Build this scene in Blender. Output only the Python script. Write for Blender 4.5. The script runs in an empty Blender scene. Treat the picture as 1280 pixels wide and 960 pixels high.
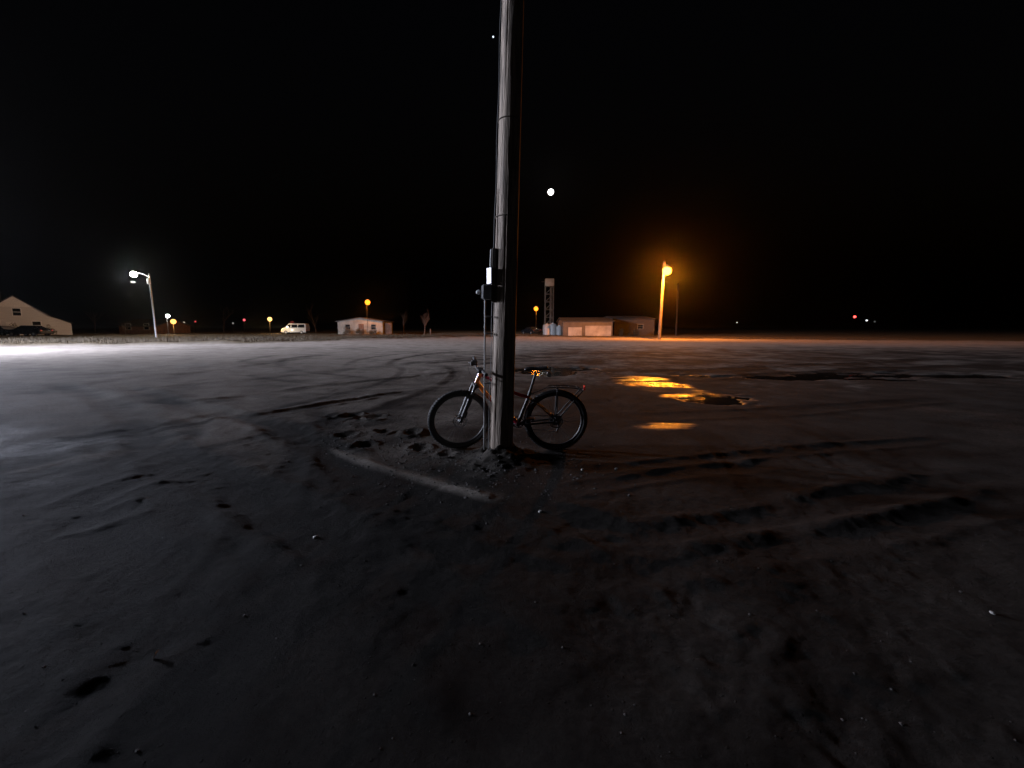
import bpy, math, random
import numpy as np
from mathutils import Vector, Matrix, noise as mnoise

R = math.radians
rng = np.random.default_rng(7)
random.seed(7)
sc = bpy.context.scene
col = sc.collection

# ------------------------------------------------------------------ camera
F = 520.0                       # focal length in photograph pixels (1280 wide)
CAM_H = 1.42
PITCH = math.atan(70.0 / F)     # camera looks a little down: horizon at row 410
cam_d = bpy.data.cameras.new('camera')
cam = bpy.data.objects.new('camera', cam_d)
col.objects.link(cam)
cam.location = (0, 0, CAM_H)
cam.rotation_euler = (math.pi / 2 - PITCH, 0, 0)
cam_d.sensor_fit = 'HORIZONTAL'
cam_d.sensor_width = 36
cam_d.lens = F / 1280 * 36
cam_d.clip_start = 0.05
cam_d.clip_end = 9000
sc.camera = cam

# ------------------------------------------------------------------ world, moon light, exposure
MOON_AZ = R(5.4)
MOON_EL = R(18.3)
world = bpy.data.worlds.new('World')
sc.world = world
world.use_nodes = True
wn = world.node_tree
bg = wn.nodes['Background']
sky = wn.nodes.new('ShaderNodeTexSky')
sky.sky_type = 'NISHITA'
sky.sun_disc = False
sky.sun_elevation = R(-4.0)
sky.sun_rotation = R(180)
wn.links.new(sky.outputs[0], bg.inputs[0])
bg.inputs[1].default_value = 0.05

sun_d = bpy.data.lights.new('moonlight', 'SUN')
sun_d.energy = 0.008
sun_d.angle = R(0.5)
sun_d.color = (1.0, 0.95, 0.88)
sun = bpy.data.objects.new('moonlight', sun_d)
col.objects.link(sun)
md = Vector((math.sin(MOON_AZ) * math.cos(MOON_EL), math.cos(MOON_AZ) * math.cos(MOON_EL), math.sin(MOON_EL)))
sun.rotation_euler = md.to_track_quat('Z', 'Y').to_euler()
sun.location = (0, 0, 30)

vs = sc.view_settings
vs.view_transform = 'Standard'
vs.look = 'None'
vs.exposure = 0.0
vs.gamma = 1.0
vs.use_curve_mapping = False
sc.render.engine = 'CYCLES'
sc.cycles.use_denoising = True
sc.cycles.use_adaptive_sampling = False
sc.cycles.max_bounces = 5
sc.cycles.diffuse_bounces = 2
sc.cycles.glossy_bounces = 3
sc.cycles.transmission_bounces = 4
sc.cycles.volume_bounces = 0
sc.cycles.sample_clamp_indirect = 4.0

# powers of the lamps in the place (W)
P_FLOOD = 25000
P_FLOOD_FAR = 72000
P_SODIUM = 23000
P_LED = 1700

# ------------------------------------------------------------------ helpers
CT, ST = math.cos(PITCH), math.sin(PITCH)

def ray(px, py):
    dx = (px - 640) / F
    dv = (480 - py) / F
    return Vector((dx, CT + dv * ST, -ST + dv * CT))

def at(px, py, D):
    r = ray(px, py)
    return Vector((0, 0, CAM_H)) + r * (D / r.y)

def G(px, py, z=0.0):
    r = ray(px, py)
    return Vector((0, 0, CAM_H)) + r * ((z - CAM_H) / r.z)

def tag(o, label=None, cat=None, group=None, kind=None):
    if label: o['label'] = label
    if cat: o['category'] = cat
    if group: o['group'] = group
    if kind: o['kind'] = kind
    return o

def empty(name, loc=(0, 0, 0), rz=0, label=None, cat=None, group=None):
    o = bpy.data.objects.new(name, None)
    col.objects.link(o)
    o.empty_display_size = 0.2
    o.location = loc
    o.rotation_euler = (0, 0, rz)
    return tag(o, label, cat, group)

class MB:
    def __init__(s):
        s.v = []; s.f = []
    def add(s, vs_, fs_):
        n = len(s.v)
        s.v += [tuple(p) for p in vs_]
        s.f += [tuple(i + n for i in f) for f in fs_]
        return s
    def box(s, c, d, rz=0, ry=0, rx=0):
        hx, hy, hz = d[0] / 2, d[1] / 2, d[2] / 2
        M = Matrix.Rotation(rz, 3, 'Z') @ Matrix.Rotation(ry, 3, 'Y') @ Matrix.Rotation(rx, 3, 'X')
        P = [M @ Vector((x * hx, y * hy, z * hz)) + Vector(c) for x in (-1, 1) for y in (-1, 1) for z in (-1, 1)]
        return s.add(P, [(0, 1, 3, 2), (4, 6, 7, 5), (0, 4, 5, 1), (2, 3, 7, 6), (0, 2, 6, 4), (1, 5, 7, 3)])
    def tube(s, pts, r, n=10, caps=True, closed=False):
        pts = [Vector(p) for p in pts]
        m = len(pts)
        rs = r if isinstance(r, (list, tuple)) else [r] * m
        V = []; Fc = []
        prev = None
        for i, p in enumerate(pts):
            if closed:
                t = (pts[(i + 1) % m] - pts[i - 1]).normalized()
            else:
                t = (pts[min(i + 1, m - 1)] - pts[max(i - 1, 0)]).normalized()
            if prev is None:
                a = Vector((0, 0, 1)) if abs(t.z) < 0.9 else Vector((1, 0, 0))
                u = t.cross(a).normalized()
            else:
                u = (prev - t * prev.dot(t)).normalized()
            prev = u
            w = t.cross(u)
            for k in range(n):
                an = 2 * math.pi * k / n
                V.append(p + (u * math.cos(an) + w * math.sin(an)) * rs[i])
        segs = m if closed else m - 1
        for i in range(segs):
            j = (i + 1) % m
            for k in range(n):
                k2 = (k + 1) % n
                Fc.append((i * n + k, i * n + k2, j * n + k2, j * n + k))
        if caps and not closed:
            Fc.append(tuple(range(n))[::-1])
            Fc.append(tuple((m - 1) * n + k for k in range(n)))
        return s.add(V, Fc)
    def lathe(s, prof, c=(0, 0, 0), n=24, axis='Z'):
        V = []; Fc = []
        for (r, z) in prof:
            for k in range(n):
                a = 2 * math.pi * k / n
                p = (r * math.cos(a), r * math.sin(a), z)
                if axis == 'Y': p = (p[0], p[2], p[1])
                if axis == 'X': p = (p[2], p[0], p[1])
                V.append((p[0] + c[0], p[1] + c[1], p[2] + c[2]))
        for i in range(len(prof) - 1):
            for k in range(n):
                k2 = (k + 1) % n
                Fc.append((i * n + k, i * n + k2, (i + 1) * n + k2, (i + 1) * n + k))
        Fc.append(tuple(range(n))[::-1])
        Fc.append(tuple((len(prof) - 1) * n + k for k in range(n)))
        return s.add(V, Fc)
    def prism(s, poly, y0, y1):
        """poly in (x,z), extruded along y"""
        n = len(poly)
        V = [(x, y0, z) for x, z in poly] + [(x, y1, z) for x, z in poly]
        Fc = [tuple(range(n)), tuple(range(n, 2 * n))[::-1]]
        for i in range(n):
            j = (i + 1) % n
            Fc.append((i, i + n, j + n, j))
        return s.add(V, Fc)
    def build(s, name, mat, parent=None, smooth=True, bevel=0.0, label=None):
        me = bpy.data.meshes.new(name)
        me.from_pydata(s.v, [], s.f)
        import bmesh
        bm = bmesh.new(); bm.from_mesh(me)
        bmesh.ops.recalc_face_normals(bm, faces=bm.faces)
        bm.to_mesh(me); bm.free()
        me.materials.append(mat)
        if smooth:
            me.shade_smooth()
            try: me.set_sharp_from_angle(angle=R(38))
            except Exception: pass
        o = bpy.data.objects.new(name, me)
        col.objects.link(o)
        if parent: o.parent = parent
        if bevel:
            b = o.modifiers.new('bevel', 'BEVEL'); b.width = bevel; b.segments = 2; b.limit_method = 'ANGLE'
        if label: o['label'] = label
        return o

def smooth_path(P, k=6):
    P = [Vector(p) for p in P]
    out = []
    n = len(P)
    for i in range(n - 1):
        p0 = P[max(i - 1, 0)]; p1 = P[i]; p2 = P[i + 1]; p3 = P[min(i + 2, n - 1)]
        for j in range(k):
            t = j / k
            out.append(0.5 * ((2 * p1) + (p2 - p0) * t + (2 * p0 - 5 * p1 + 4 * p2 - p3) * t * t + (3 * p1 - p0 - 3 * p2 + p3) * t ** 3))
    out.append(P[-1])
    return out

# ------------------------------------------------------------------ materials
MATS = {}
def mat(name, c, rough=0.7, metal=0.0, var=0.25, scale=6.0, bump=0.0, bscale=40.0, stretch=(1, 1, 1), coat=0.0, spec=0.5):
    """procedural material: noise-varied base colour, roughness and fine relief"""
    if name in MATS: return MATS[name]
    m = bpy.data.materials.new(name); m.use_nodes = True
    nt = m.node_tree; N = nt.nodes; L = nt.links
    b = N['Principled BSDF']
    tc = N.new('ShaderNodeTexCoord'); mp = N.new('ShaderNodeMapping')
    mp.inputs['Scale'].default_value = stretch
    L.new(tc.outputs['Object'], mp.inputs[0])
    nz = N.new('ShaderNodeTexNoise'); nz.inputs['Scale'].default_value = scale; nz.inputs['Detail'].default_value = 8
    L.new(mp.outputs[0], nz.inputs[0])
    cr = N.new('ShaderNodeValToRGB')
    e = cr.color_ramp.elements
    e[0].position = 0.3; e[1].position = 0.72
    e[0].color = tuple(x * (1 - var) for x in c) + (1,)
    e[1].color = tuple(min(1, x * (1 + var)) for x in c) + (1,)
    L.new(nz.outputs[0], cr.inputs[0]); L.new(cr.outputs[0], b.inputs['Base Color'])
    mr = N.new('ShaderNodeMapRange'); mr.inputs[3].default_value = max(0.03, rough - 0.12); mr.inputs[4].default_value = min(1, rough + 0.12)
    L.new(nz.outputs[0], mr.inputs[0]); L.new(mr.outputs[0], b.inputs['Roughness'])
    b.inputs['Metallic'].default_value = metal
    b.inputs['Coat Weight'].default_value = coat
    b.inputs['Specular IOR Level'].default_value = spec
    if bump:
        n2 = N.new('ShaderNodeTexNoise'); n2.inputs['Scale'].default_value = bscale; n2.inputs['Detail'].default_value = 6
        L.new(mp.outputs[0], n2.inputs[0])
        bp = N.new('ShaderNodeBump'); bp.inputs['Strength'].default_value = bump; bp.inputs['Distance'].default_value = 0.02
        L.new(n2.outputs[0], bp.inputs['Height']); L.new(bp.outputs[0], b.inputs['Normal'])
    MATS[name] = m
    return m

def emit(name, c, s):
    if name in MATS: return MATS[name]
    m = bpy.data.materials.new(name); m.use_nodes = True
    nt = m.node_tree; nt.nodes.clear()
    e = nt.nodes.new('ShaderNodeEmission'); o = nt.nodes.new('ShaderNodeOutputMaterial')
    e.inputs[0].default_value = (*c, 1); e.inputs[1].default_value = s
    nt.links.new(e.outputs[0], o.inputs[0])
    MATS[name] = m
    return m

SODIUM = (1.0, 0.28, 0.018)
COOL = (0.76, 0.81, 1.0)
M_black = mat('black_rubber', (0.018, 0.018, 0.019), 0.75, var=0.3, scale=40)
M_blkmetal = mat('black_metal', (0.018, 0.018, 0.019), 0.52, var=0.3, scale=20, coat=0.08)
M_steel = mat('bare_steel', (0.45, 0.45, 0.46), 0.28, metal=1.0, scale=30)
M_galv = mat('galvanised_steel', (0.42, 0.43, 0.44), 0.5, metal=0.7, scale=18, bump=0.1)
M_wood = mat('weathered_wood', (0.24, 0.195, 0.155), 0.85, var=0.62, scale=9, bump=0.8, bscale=26, stretch=(4, 4, 0.3))
M_wood_dk = mat('dark_creosote_wood', (0.09, 0.07, 0.055), 0.85, var=0.4, scale=7, bump=0.4, bscale=20, stretch=(4, 4, 0.3))
M_postdk = mat('dark_post', (0.022, 0.019, 0.016), 0.9)
M_greypvc = mat('grey_conduit', (0.17, 0.17, 0.165), 0.55, scale=14)
M_greybox = mat('grey_painted_box', (0.16, 0.165, 0.17), 0.5, scale=10, var=0.3)
M_plate = mat('pale_plate', (0.72, 0.72, 0.74), 0.5, scale=14, var=0.15)
M_orange = mat('orange_paint', (0.52, 0.13, 0.015), 0.3, var=0.12, scale=9, coat=0.6)
M_redp = mat('dark_red_paint', (0.38, 0.025, 0.05), 0.3, var=0.15, scale=9, coat=0.6)
M_dull = mat('dull_white_boards', (0.26, 0.25, 0.21), 0.8, var=0.35, scale=1.2)
M_siding = mat('off_white_siding', (0.60, 0.59, 0.56), 0.7, var=0.12, scale=2.2, bump=0.2, bscale=6, stretch=(0.5, 0.5, 12))
M_trim = mat('white_trim', (0.75, 0.74, 0.70), 0.6, var=0.1)
M_roof = mat('dark_shingles', (0.05, 0.048, 0.046), 0.9, var=0.35, scale=5)
M_doorp = mat('dusty_door_paint', (0.34, 0.32, 0.29), 0.7, var=0.35, scale=0.9)
M_glass = mat('dark_glass', (0.012, 0.014, 0.016), 0.06, var=0.1)
M_brownw = mat('brown_boards', (0.13, 0.075, 0.05), 0.85, var=0.35, scale=3)
M_tin = mat('ribbed_tin', (0.085, 0.075, 0.068), 0.55, var=0.3, scale=1.5)
M_whitepaint = mat('white_vehicle_paint', (0.55, 0.55, 0.51), 0.35, var=0.08, coat=0.5)
M_darkpaint = mat('dark_vehicle_paint', (0.014, 0.016, 0.02), 0.25, var=0.15, coat=0.7)
M_tank = mat('white_tank', (0.36, 0.37, 0.37), 0.45, var=0.15, scale=1.5)
M_towerdk = mat('weathered_tower_steel', (0.13, 0.135, 0.13), 0.7, var=0.5, scale=0.8)
M_conc = mat('concrete', (0.30, 0.29, 0.27), 0.85, var=0.2, scale=3, bump=0.3)
M_leafdry = mat('dry_leaves', (0.075, 0.06, 0.035), 0.8, var=0.4, scale=3)
M_leafpale = mat('pale_leaves', (0.16, 0.15, 0.11), 0.8, var=0.4, scale=3)
M_grass = mat('dead_grass', (0.065, 0.05, 0.032), 0.9, var=0.4, scale=0.7)
M_bark = mat('grey_bark', (0.10, 0.08, 0.065), 0.9, var=0.4, scale=8, bump=0.4)
M_clod = mat('dirt_clods', (0.024, 0.021, 0.019), 0.9, var=0.35, scale=4, bump=0.4)
M_stone = mat('pale_stone', (0.24, 0.235, 0.22), 0.7, var=0.25, scale=20)
M_redlens = mat('red_plastic', (0.5, 0.02, 0.02), 0.25, var=0.1)
M_amber = mat('amber_plastic', (0.8, 0.28, 0.05), 0.2, var=0.1)

# ------------------------------------------------------------------ ground
def vnoise(x, y, seed):
    xi = np.floor(x).astype(np.int64); yi = np.floor(y).astype(np.int64)
    fx = x - xi; fy = y - yi
    fx = fx * fx * (3 - 2 * fx); fy = fy * fy * (3 - 2 * fy)
    def h(a, b):
        n = (a * 374761393 + b * 668265263 + seed * 1442695041) & 0xFFFFFFFF
        n = ((n ^ (n >> 13)) * 1274126177) & 0xFFFFFFFF
        n = n ^ (n >> 16)
        return (n & 0xFFFFFF) / float(0xFFFFFF)
    a = h(xi, yi); b = h(xi + 1, yi); c = h(xi, yi + 1); d = h(xi + 1, yi + 1)
    return (a * (1 - fx) + b * fx) * (1 - fy) + (c * (1 - fx) + d * fx) * fy - 0.5

def fbm(x, y, wl, oct_, seed, gain=0.55):
    s = np.zeros_like(x); a = 1.0
    for o in range(oct_):
        ca, sa = math.cos(0.6 * o + 0.3), math.sin(0.6 * o + 0.3)
        s += a * vnoise((x * ca - y * sa) / wl + 17.3 * o, (x * sa + y * ca) / wl - 9.1 * o, seed + o)
        a *= gain; wl *= 0.5
    return s

def sstep(a, b, x):
    t = np.clip((x - a) / (b - a), 0, 1)
    return t * t * (3 - 2 * t)

# tyre ruts: image-measured paths laid on the ground: (points, half width m, depth m, shoulder m, wetness, lug)
RUTS = [
    ([(60, 476), (148, 508), (203, 567), (262, 600), (348, 632), (440, 690), (560, 770), (660, 860)], 0.20, 0.060, 0.025, 0.5, 1),
    ([(150, 480), (235, 508), (325, 528), (402, 561), (461, 607), (560, 640), (680, 690), (800, 740)], 0.19, 0.065, 0.025, 0.7, 1),
    ([(20, 545), (90, 640), (170, 720), (270, 850)], 0.2, 0.035, 0.02, 0.3, 1),
    ([(290, 600), (330, 622), (395, 656), (484, 715), (600, 800), (700, 900)], 0.18, 0.045, 0.02, 0.4, 1),
    ([(640, 632), (720, 655), (800, 675), (900, 660), (1000, 642), (1100, 620), (1270, 590)], 0.14, 0.07, 0.025, 0.7, 1),
    ([(700, 720), (850, 705), (1000, 680), (1140, 655), (1275, 625)], 0.12, 0.035, 0.02, 0.4, 1),
    ([(40, 484), (110, 481), (180, 472), (250, 466), (330, 455), (400, 446)], 0.22, 0.06, 0.04, 0.4, 0),
    ([(60, 470), (150, 466), (260, 459), (360, 449), (420, 442)], 0.22, 0.04, 0.03, 0.3, 0),
    ([(170, 500), (215, 504), (300, 497), (420, 480), (520, 470), (590, 462)], 0.16, 0.055, 0.03, 0.4, 1),
    ([(280, 527), (345, 517), (420, 504), (500, 492), (560, 486)], 0.13, 0.05, 0.03, 0.4, 1),
    ([(350, 470), (450, 460), (540, 452), (610, 446)], 0.25, 0.05, 0.03, 0.3, 0),
    ([(80, 640), (130, 618), (200, 600), (280, 590)], 0.12, 0.05, 0.025, 0.5, 1),
    ([(70, 660), (120, 650), (190, 632)], 0.12, 0.04, 0.025, 0.5, 1),
    ([(700, 590), (800, 585), (900, 572), (1040, 560), (1200, 545)], 0.10, 0.025, 0.015, 0.3, 1),
    ([(690, 620), (780, 606), (880, 590), (980, 580)], 0.10, 0.02, 0.015, 0.2, 1),
    ([(760, 520), (860, 519), (1000, 512), (1180, 500)], 0.20, 0.03, 0.025, 0.3, 0),
    ([(740, 476), (820, 474), (930, 470), (1080, 462), (1250, 455)], 0.30, 0.05, 0.04, 0.6, 0),
    ([(760, 466), (860, 463), (1000, 457), (1200, 448)], 0.30, 0.05, 0.04, 0.4, 0),
    ([(270, 440), (284, 455), (280, 480), (276, 510), (282, 560), (320, 600)], 0.30, -0.012, 0.0, -0.9, 0),
    ([(120, 500), (160, 480), (195, 462), (205, 445)], 0.35, -0.012, 0.0, -0.9, 0),
    ([(405, 556), (435, 571), (470, 583), (530, 600), (595, 620), (640, 632)], 0.068, -0.045, 0.0, -1.2, 1),
    ([(10, 520), (60, 508), (130, 500), (230, 478), (330, 462)], 0.22, -0.015, 0.0, -0.7, 0),
    ([(0, 492), (90, 489), (190, 486), (290, 476), (400, 466)], 0.20, 0.05, 0.02, 0.5, 0),
    ([(30, 560), (110, 548), (200, 534), (300, 512)], 0.16, 0.05, 0.02, 0.5, 1),
    ([(0, 600), (80, 580), (170, 566), (250, 545)], 0.16, -0.015, 0.0, -0.6, 0),
    ([(420, 700), (500, 690), (600, 700), (720, 735)], 0.14, 0.04, 0.02, 0.4, 1),
    ([(300, 577), (361, 618), (430, 660), (520, 700)], 0.10, -0.02, 0.0, -0.22, 0),
]
# fainter pairs of wheel tracks sweeping over the lot
_tr = random.Random(21)
for _k in range(15):
    cx_, cy_, rad_ = _tr.uniform(-16, 6), _tr.uniform(-4, 22), _tr.uniform(5, 16)
    a0_, sp_a = _tr.uniform(0, 6.28), _tr.uniform(0.7, 1.8)
    for dr_ in (0, 1.65):
        pts_ = []
        for _i in range(7):
            a_ = a0_ + sp_a * _i / 6
            pts_.append((cx_ + (rad_ + dr_) * math.cos(a_), cy_ + (rad_ + dr_) * math.sin(a_)))
        RUTS.append(([('m', p[0], p[1]) for p in pts_], _tr.uniform(0.10, 0.16), _tr.uniform(0.008, 0.022), 0.008, _tr.choice([0.55, 0.7, 0.4]), 1))
LOT_EDGE = [(-400, 26), (-60, 28), (-38.5, 31.0), (-24, 37), (-8, 60), (3, 66), (12, 60), (24, 53), (40, 46), (80, 40), (400, 36)]
POLE_X, POLE_Y = -0.135, 4.55

def puddle_field(x, y):
    """depressions that hold water: px centre, radius along x and depth (m)"""
    d = np.zeros_like(x)
    for (px, py, rx, ry, dep) in PUDDLES:
        c = G(px, py)
        q = ((x - c.x) / rx) ** 2 + ((y - c.y) / ry) ** 2
        q = q + 1.7 * fbm(x * 0.7, y, 1.0, 5, int(px), 0.62) 
        d = np.maximum(d, dep * (1 - sstep(0.15, 1.3, q)))
    return d
PUDDLES = [(903, 497, 0.95, 0.75, 0.07), (690, 462, 1.9, 1.5, 0.07), (1060, 468, 4.2, 1.3, 0.07)]
WETS = [(824, 482, 0.88, 2.6), (833, 533, 0.55, 0.28)]

def seg_dist(x, y, pts):
    """distance to a polyline, with the arc length of the nearest point and the signed side"""
    best = np.full(x.shape, 1e9); arc = np.zeros_like(x); s0 = 0.0
    for (a, b) in zip(pts[:-1], pts[1:]):
        dx, dy = b[0] - a[0], b[1] - a[1]
        l = math.hypot(dx, dy)
        t = np.clip(((x - a[0]) * dx + (y - a[1]) * dy) / (l * l), 0, 1)
        d = np.hypot(x - a[0] - t * dx, y - a[1] - t * dy)
        m = d < best
        best = np.where(m, d, best); arc = np.where(m, s0 + t * l, arc)
        s0 += l
    return best, arc, s0

def edge_y(x):
    ex = [p[0] for p in LOT_EDGE]; ey = [p[1] for p in LOT_EDGE]
    return np.interp(x, ex, ey)

def ground_eval(x, y):
    near = 1 - sstep(14, 60, np.hypot(x, y))
    ye = edge_y(x) + 1.6 * fbm(x, y, 5.0, 3, 91)
    verge = sstep(-0.6, 1.6, y - ye)
    calm = 1 - 0.8 * np.exp(-(((x - 0.0) / 1.3) ** 2 + ((y - 4.8) / 1.0) ** 2))
    z = (0.04 * fbm(x, y, 5.0, 2, 3) + 0.032 * fbm(x, y, 1.7, 3, 5)) * calm - 0.03 * (1 - calm)
    rough_patch = 0.5 + 1.0 * sstep(-0.15, 0.35, fbm(x, y, 2.2, 3, 55))
    z += near * rough_patch * (0.013 * fbm(x, y, 0.42, 5, 11, 0.66))
    # small lumps
    lump = fbm(x, y, 0.16, 2, 23)
    z += near * 0.014 * np.clip(lump - 0.22, 0, 1) * rough_patch
    wet = 0.08 + 0.5 * fbm(x, y, 2.8, 5, 31, 0.65)
    shade_damp = (0.85 * (1 - sstep(1.7, 5.4, y + 0.30 * x + 1.0 * fbm(x, y, 1.6, 4, 35)))
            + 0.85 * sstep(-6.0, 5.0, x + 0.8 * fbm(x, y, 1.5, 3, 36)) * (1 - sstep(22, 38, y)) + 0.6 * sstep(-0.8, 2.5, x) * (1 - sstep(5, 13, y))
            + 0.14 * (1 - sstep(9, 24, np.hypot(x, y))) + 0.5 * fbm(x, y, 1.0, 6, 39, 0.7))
    shade_damp = np.clip(shade_damp, 0, 0.97)  # light falloff painted into the soil: darker in front and right
    zr = np.zeros_like(z)
    for (pp, w, dep, sh, wt, lug) in RUTS:
        P = [Vector((p[1], p[2], 0)) if p[0] == 'm' else G(*p) for p in pp]
        pts = [(v.x, v.y) for v in smooth_path(P, 5)]
        xs = [p[0] for p in pts]; ys = [p[1] for p in pts]
        mg = w * 5
        m = (x > min(xs) - mg) & (x < max(xs) + mg) & (y > min(ys) - mg) & (y < max(ys) + mg)
        if not m.any(): continue
        xx = x[m]; yy = y[m]
        d, s, L = seg_dist(xx, yy, pts)
        d = np.abs(d + w * 0.55 * fbm(xx, yy, 0.6, 4, 77))
        fade = sstep(0, 0.12 * L, s) * sstep(0, 0.12 * L, L - s) * (0.6 + 0.7 * np.clip(0.5 + fbm(xx, yy, 1.2, 2, 43), 0, 1))
        core = np.exp(-(d / w) ** 2)
        dz = -dep * core + sh * np.exp(-((d - 1.55 * w) / (0.5 * w)) ** 2) * (0.6 + 1.2 * np.clip(0.5 + fbm(xx, yy, 0.25, 2, 47), 0, 1))
        if lug:
            dz += core * (0.004 if dep > 0 else 0.010) * np.sin(s * 2 * math.pi / 0.11 + np.sign(d - w * 0.4) * 1.2) * (0.5 + fbm(xx, yy, 0.8, 2, 12))
        zr[m] += fade * dz * (0.42 if dep > 0 else 0.6)
        wet[m] += fade * (0.10 * wt if wt > 0 else wt) * np.exp(-(d / (1.2 * w)) ** 4)
        shade_damp[m] += fade * (0.9 * wt if wt > 0 else 1.0 * wt) * np.exp(-(d / (1.35 * w)) ** 2)
    z += np.where(zr < 0, -0.024 * np.tanh(-zr / 0.024), zr)
    # mound of soil heaped round the foot of the utility pole
    dp = np.hypot(x - POLE_X, y - POLE_Y)
    z += 0.15 * np.exp(-(dp / 0.26) ** 2) * (1 + 1.0 * fbm(x, y, 0.14, 3, 61)) + 0.05 * np.exp(-(np.hypot(x - POLE_X + 0.0, y - POLE_Y + 0.35) / 0.3) ** 2) * (1 + 1.4 * fbm(x, y, 0.15, 3, 62))
    # trampled hollows beside the front wheel
    for (px, py, r_, dd) in [(440, 521, .10, .05), (432, 545, .08, .05), (456, 558, .09, .06), (480, 540, .08, .04), (515, 541, .09, .05), (415, 521, .09, .04), (470, 522, .10, .045), (525, 560, .08, .04), (560, 566, .07, .03)]:
        c = G(px, py)
        q = np.hypot((x - c.x), (y - c.y) * 0.8) + 0.05 * fbm(x, y, 0.12, 2, int(px))
        z += -0.55 * dd * np.exp(-(q / r_) ** 2) + 0.6 * dd * np.exp(-((q - 1.7 * r_) / (0.5 * r_)) ** 2) * (0.7 + fbm(x, y, 0.2, 2, 9))
    pf = puddle_field(x, y)
    flat = sstep(0.005, 0.05, pf)
    z = z * (1 - 0.75 * flat) - pf
    wet = wet + 0.8 * sstep(0.0, 0.04, pf)
    for (px, py, rx, ry) in WETS:   # slick churned mud
        c = G(px, py)
        q = ((x - c.x) / rx) ** 2 + ((y - c.y) / ry) ** 2 + 0.7 * fbm(x * 0.5, y, 0.7, 5, int(px) + 1, 0.65)
        k = 1 - sstep(0.1, 1.3, q)
        wet = wet + 1.9 * k * ((0.25 if ry > 1 else 0.5) + 0.75 * sstep(0.25, 0.55, 0.5 + fbm(x * 0.2, y, 0.5 if ry > 1 else 0.22, 5, 19, 0.7)))
        z = z * (1 - 0.6 * k) + k * 0.03 * fbm(x * 0.3, y, 0.42, 4, 29)
    z = z * (1 - verge) + verge * (0.28 + 0.35 * fbm(x, y, 3.0, 4, 71)) * (0.4 + 0.6 * sstep(15, -10, x))
    far = sstep(120, 500, np.hypot(x, y))
    z = z * (1 - far)
    return z, np.clip(wet, -0.5, 2.0), verge, np.clip(shade_damp, 0, 1.1)

def axis_pts(start, stop, s0, fn):
    out = [start]
    while out[-1] < stop:
        out.append(out[-1] + fn(out[-1]))
    return out
xp = axis_pts(0.0, 1800, .016, lambda v: 0.016 if v < 3.2 else 0.016 + (v - 3.2) * 0.022)
xs = np.array([-v for v in xp[::-1]][:-1] + xp)
yp = axis_pts(0.9, 1900, .015, lambda v: 0.014 if v < 3.5 else 0.014 + (v - 3.5) * 0.0075 + max(0, v - 25) * 0.03)
ym = axis_pts(0.0, 40, .05, lambda v: 0.06 + v * 0.12)
ys = np.array([0.9 - v for v in ym[::-1]][:-1] + yp)
GX, GY = np.meshgrid(xs, ys)
gz, gwet, gverge, gshade_damp = ground_eval(GX.ravel().astype(float), GY.ravel().astype(float))
nx, ny = len(xs), len(ys)
print('ground grid', nx, ny, nx * ny)
gm = bpy.data.meshes.new('ground')
nv = nx * ny
gm.vertices.add(nv)
co = np.stack([GX.ravel(), GY.ravel(), gz], 1).astype(np.float32)
gm.vertices.foreach_set('co', co.ravel())
ii = (np.arange(ny - 1)[:, None] * nx + np.arange(nx - 1)[None, :]).ravel()
quads = np.stack([ii, ii + 1, ii + nx + 1, ii + nx], 1).astype(np.int32)
nf = len(quads)
gm.loops.add(nf * 4); gm.loops.foreach_set('vertex_index', quads.ravel())
gm.polygons.add(nf); gm.polygons.foreach_set('loop_start', np.arange(0, nf * 4, 4, dtype=np.int32))
gm.update(calc_edges=True)
gm.shade_smooth()
aw = gm.attributes.new('wet', 'FLOAT', 'POINT'); aw.data.foreach_set('value', gwet.astype(np.float32))
ad = gm.attributes.new('shade_damp', 'FLOAT', 'POINT'); ad.data.foreach_set('value', gshade_damp.astype(np.float32))
av = gm.attributes.new('verge', 'FLOAT', 'POINT'); av.data.foreach_set('value', gverge.astype(np.float32))

def ground_z(x, y):
    z, _, _, _ = ground_eval(np.array([float(x)]), np.array([float(y)]))
    return float(z[0])

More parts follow.
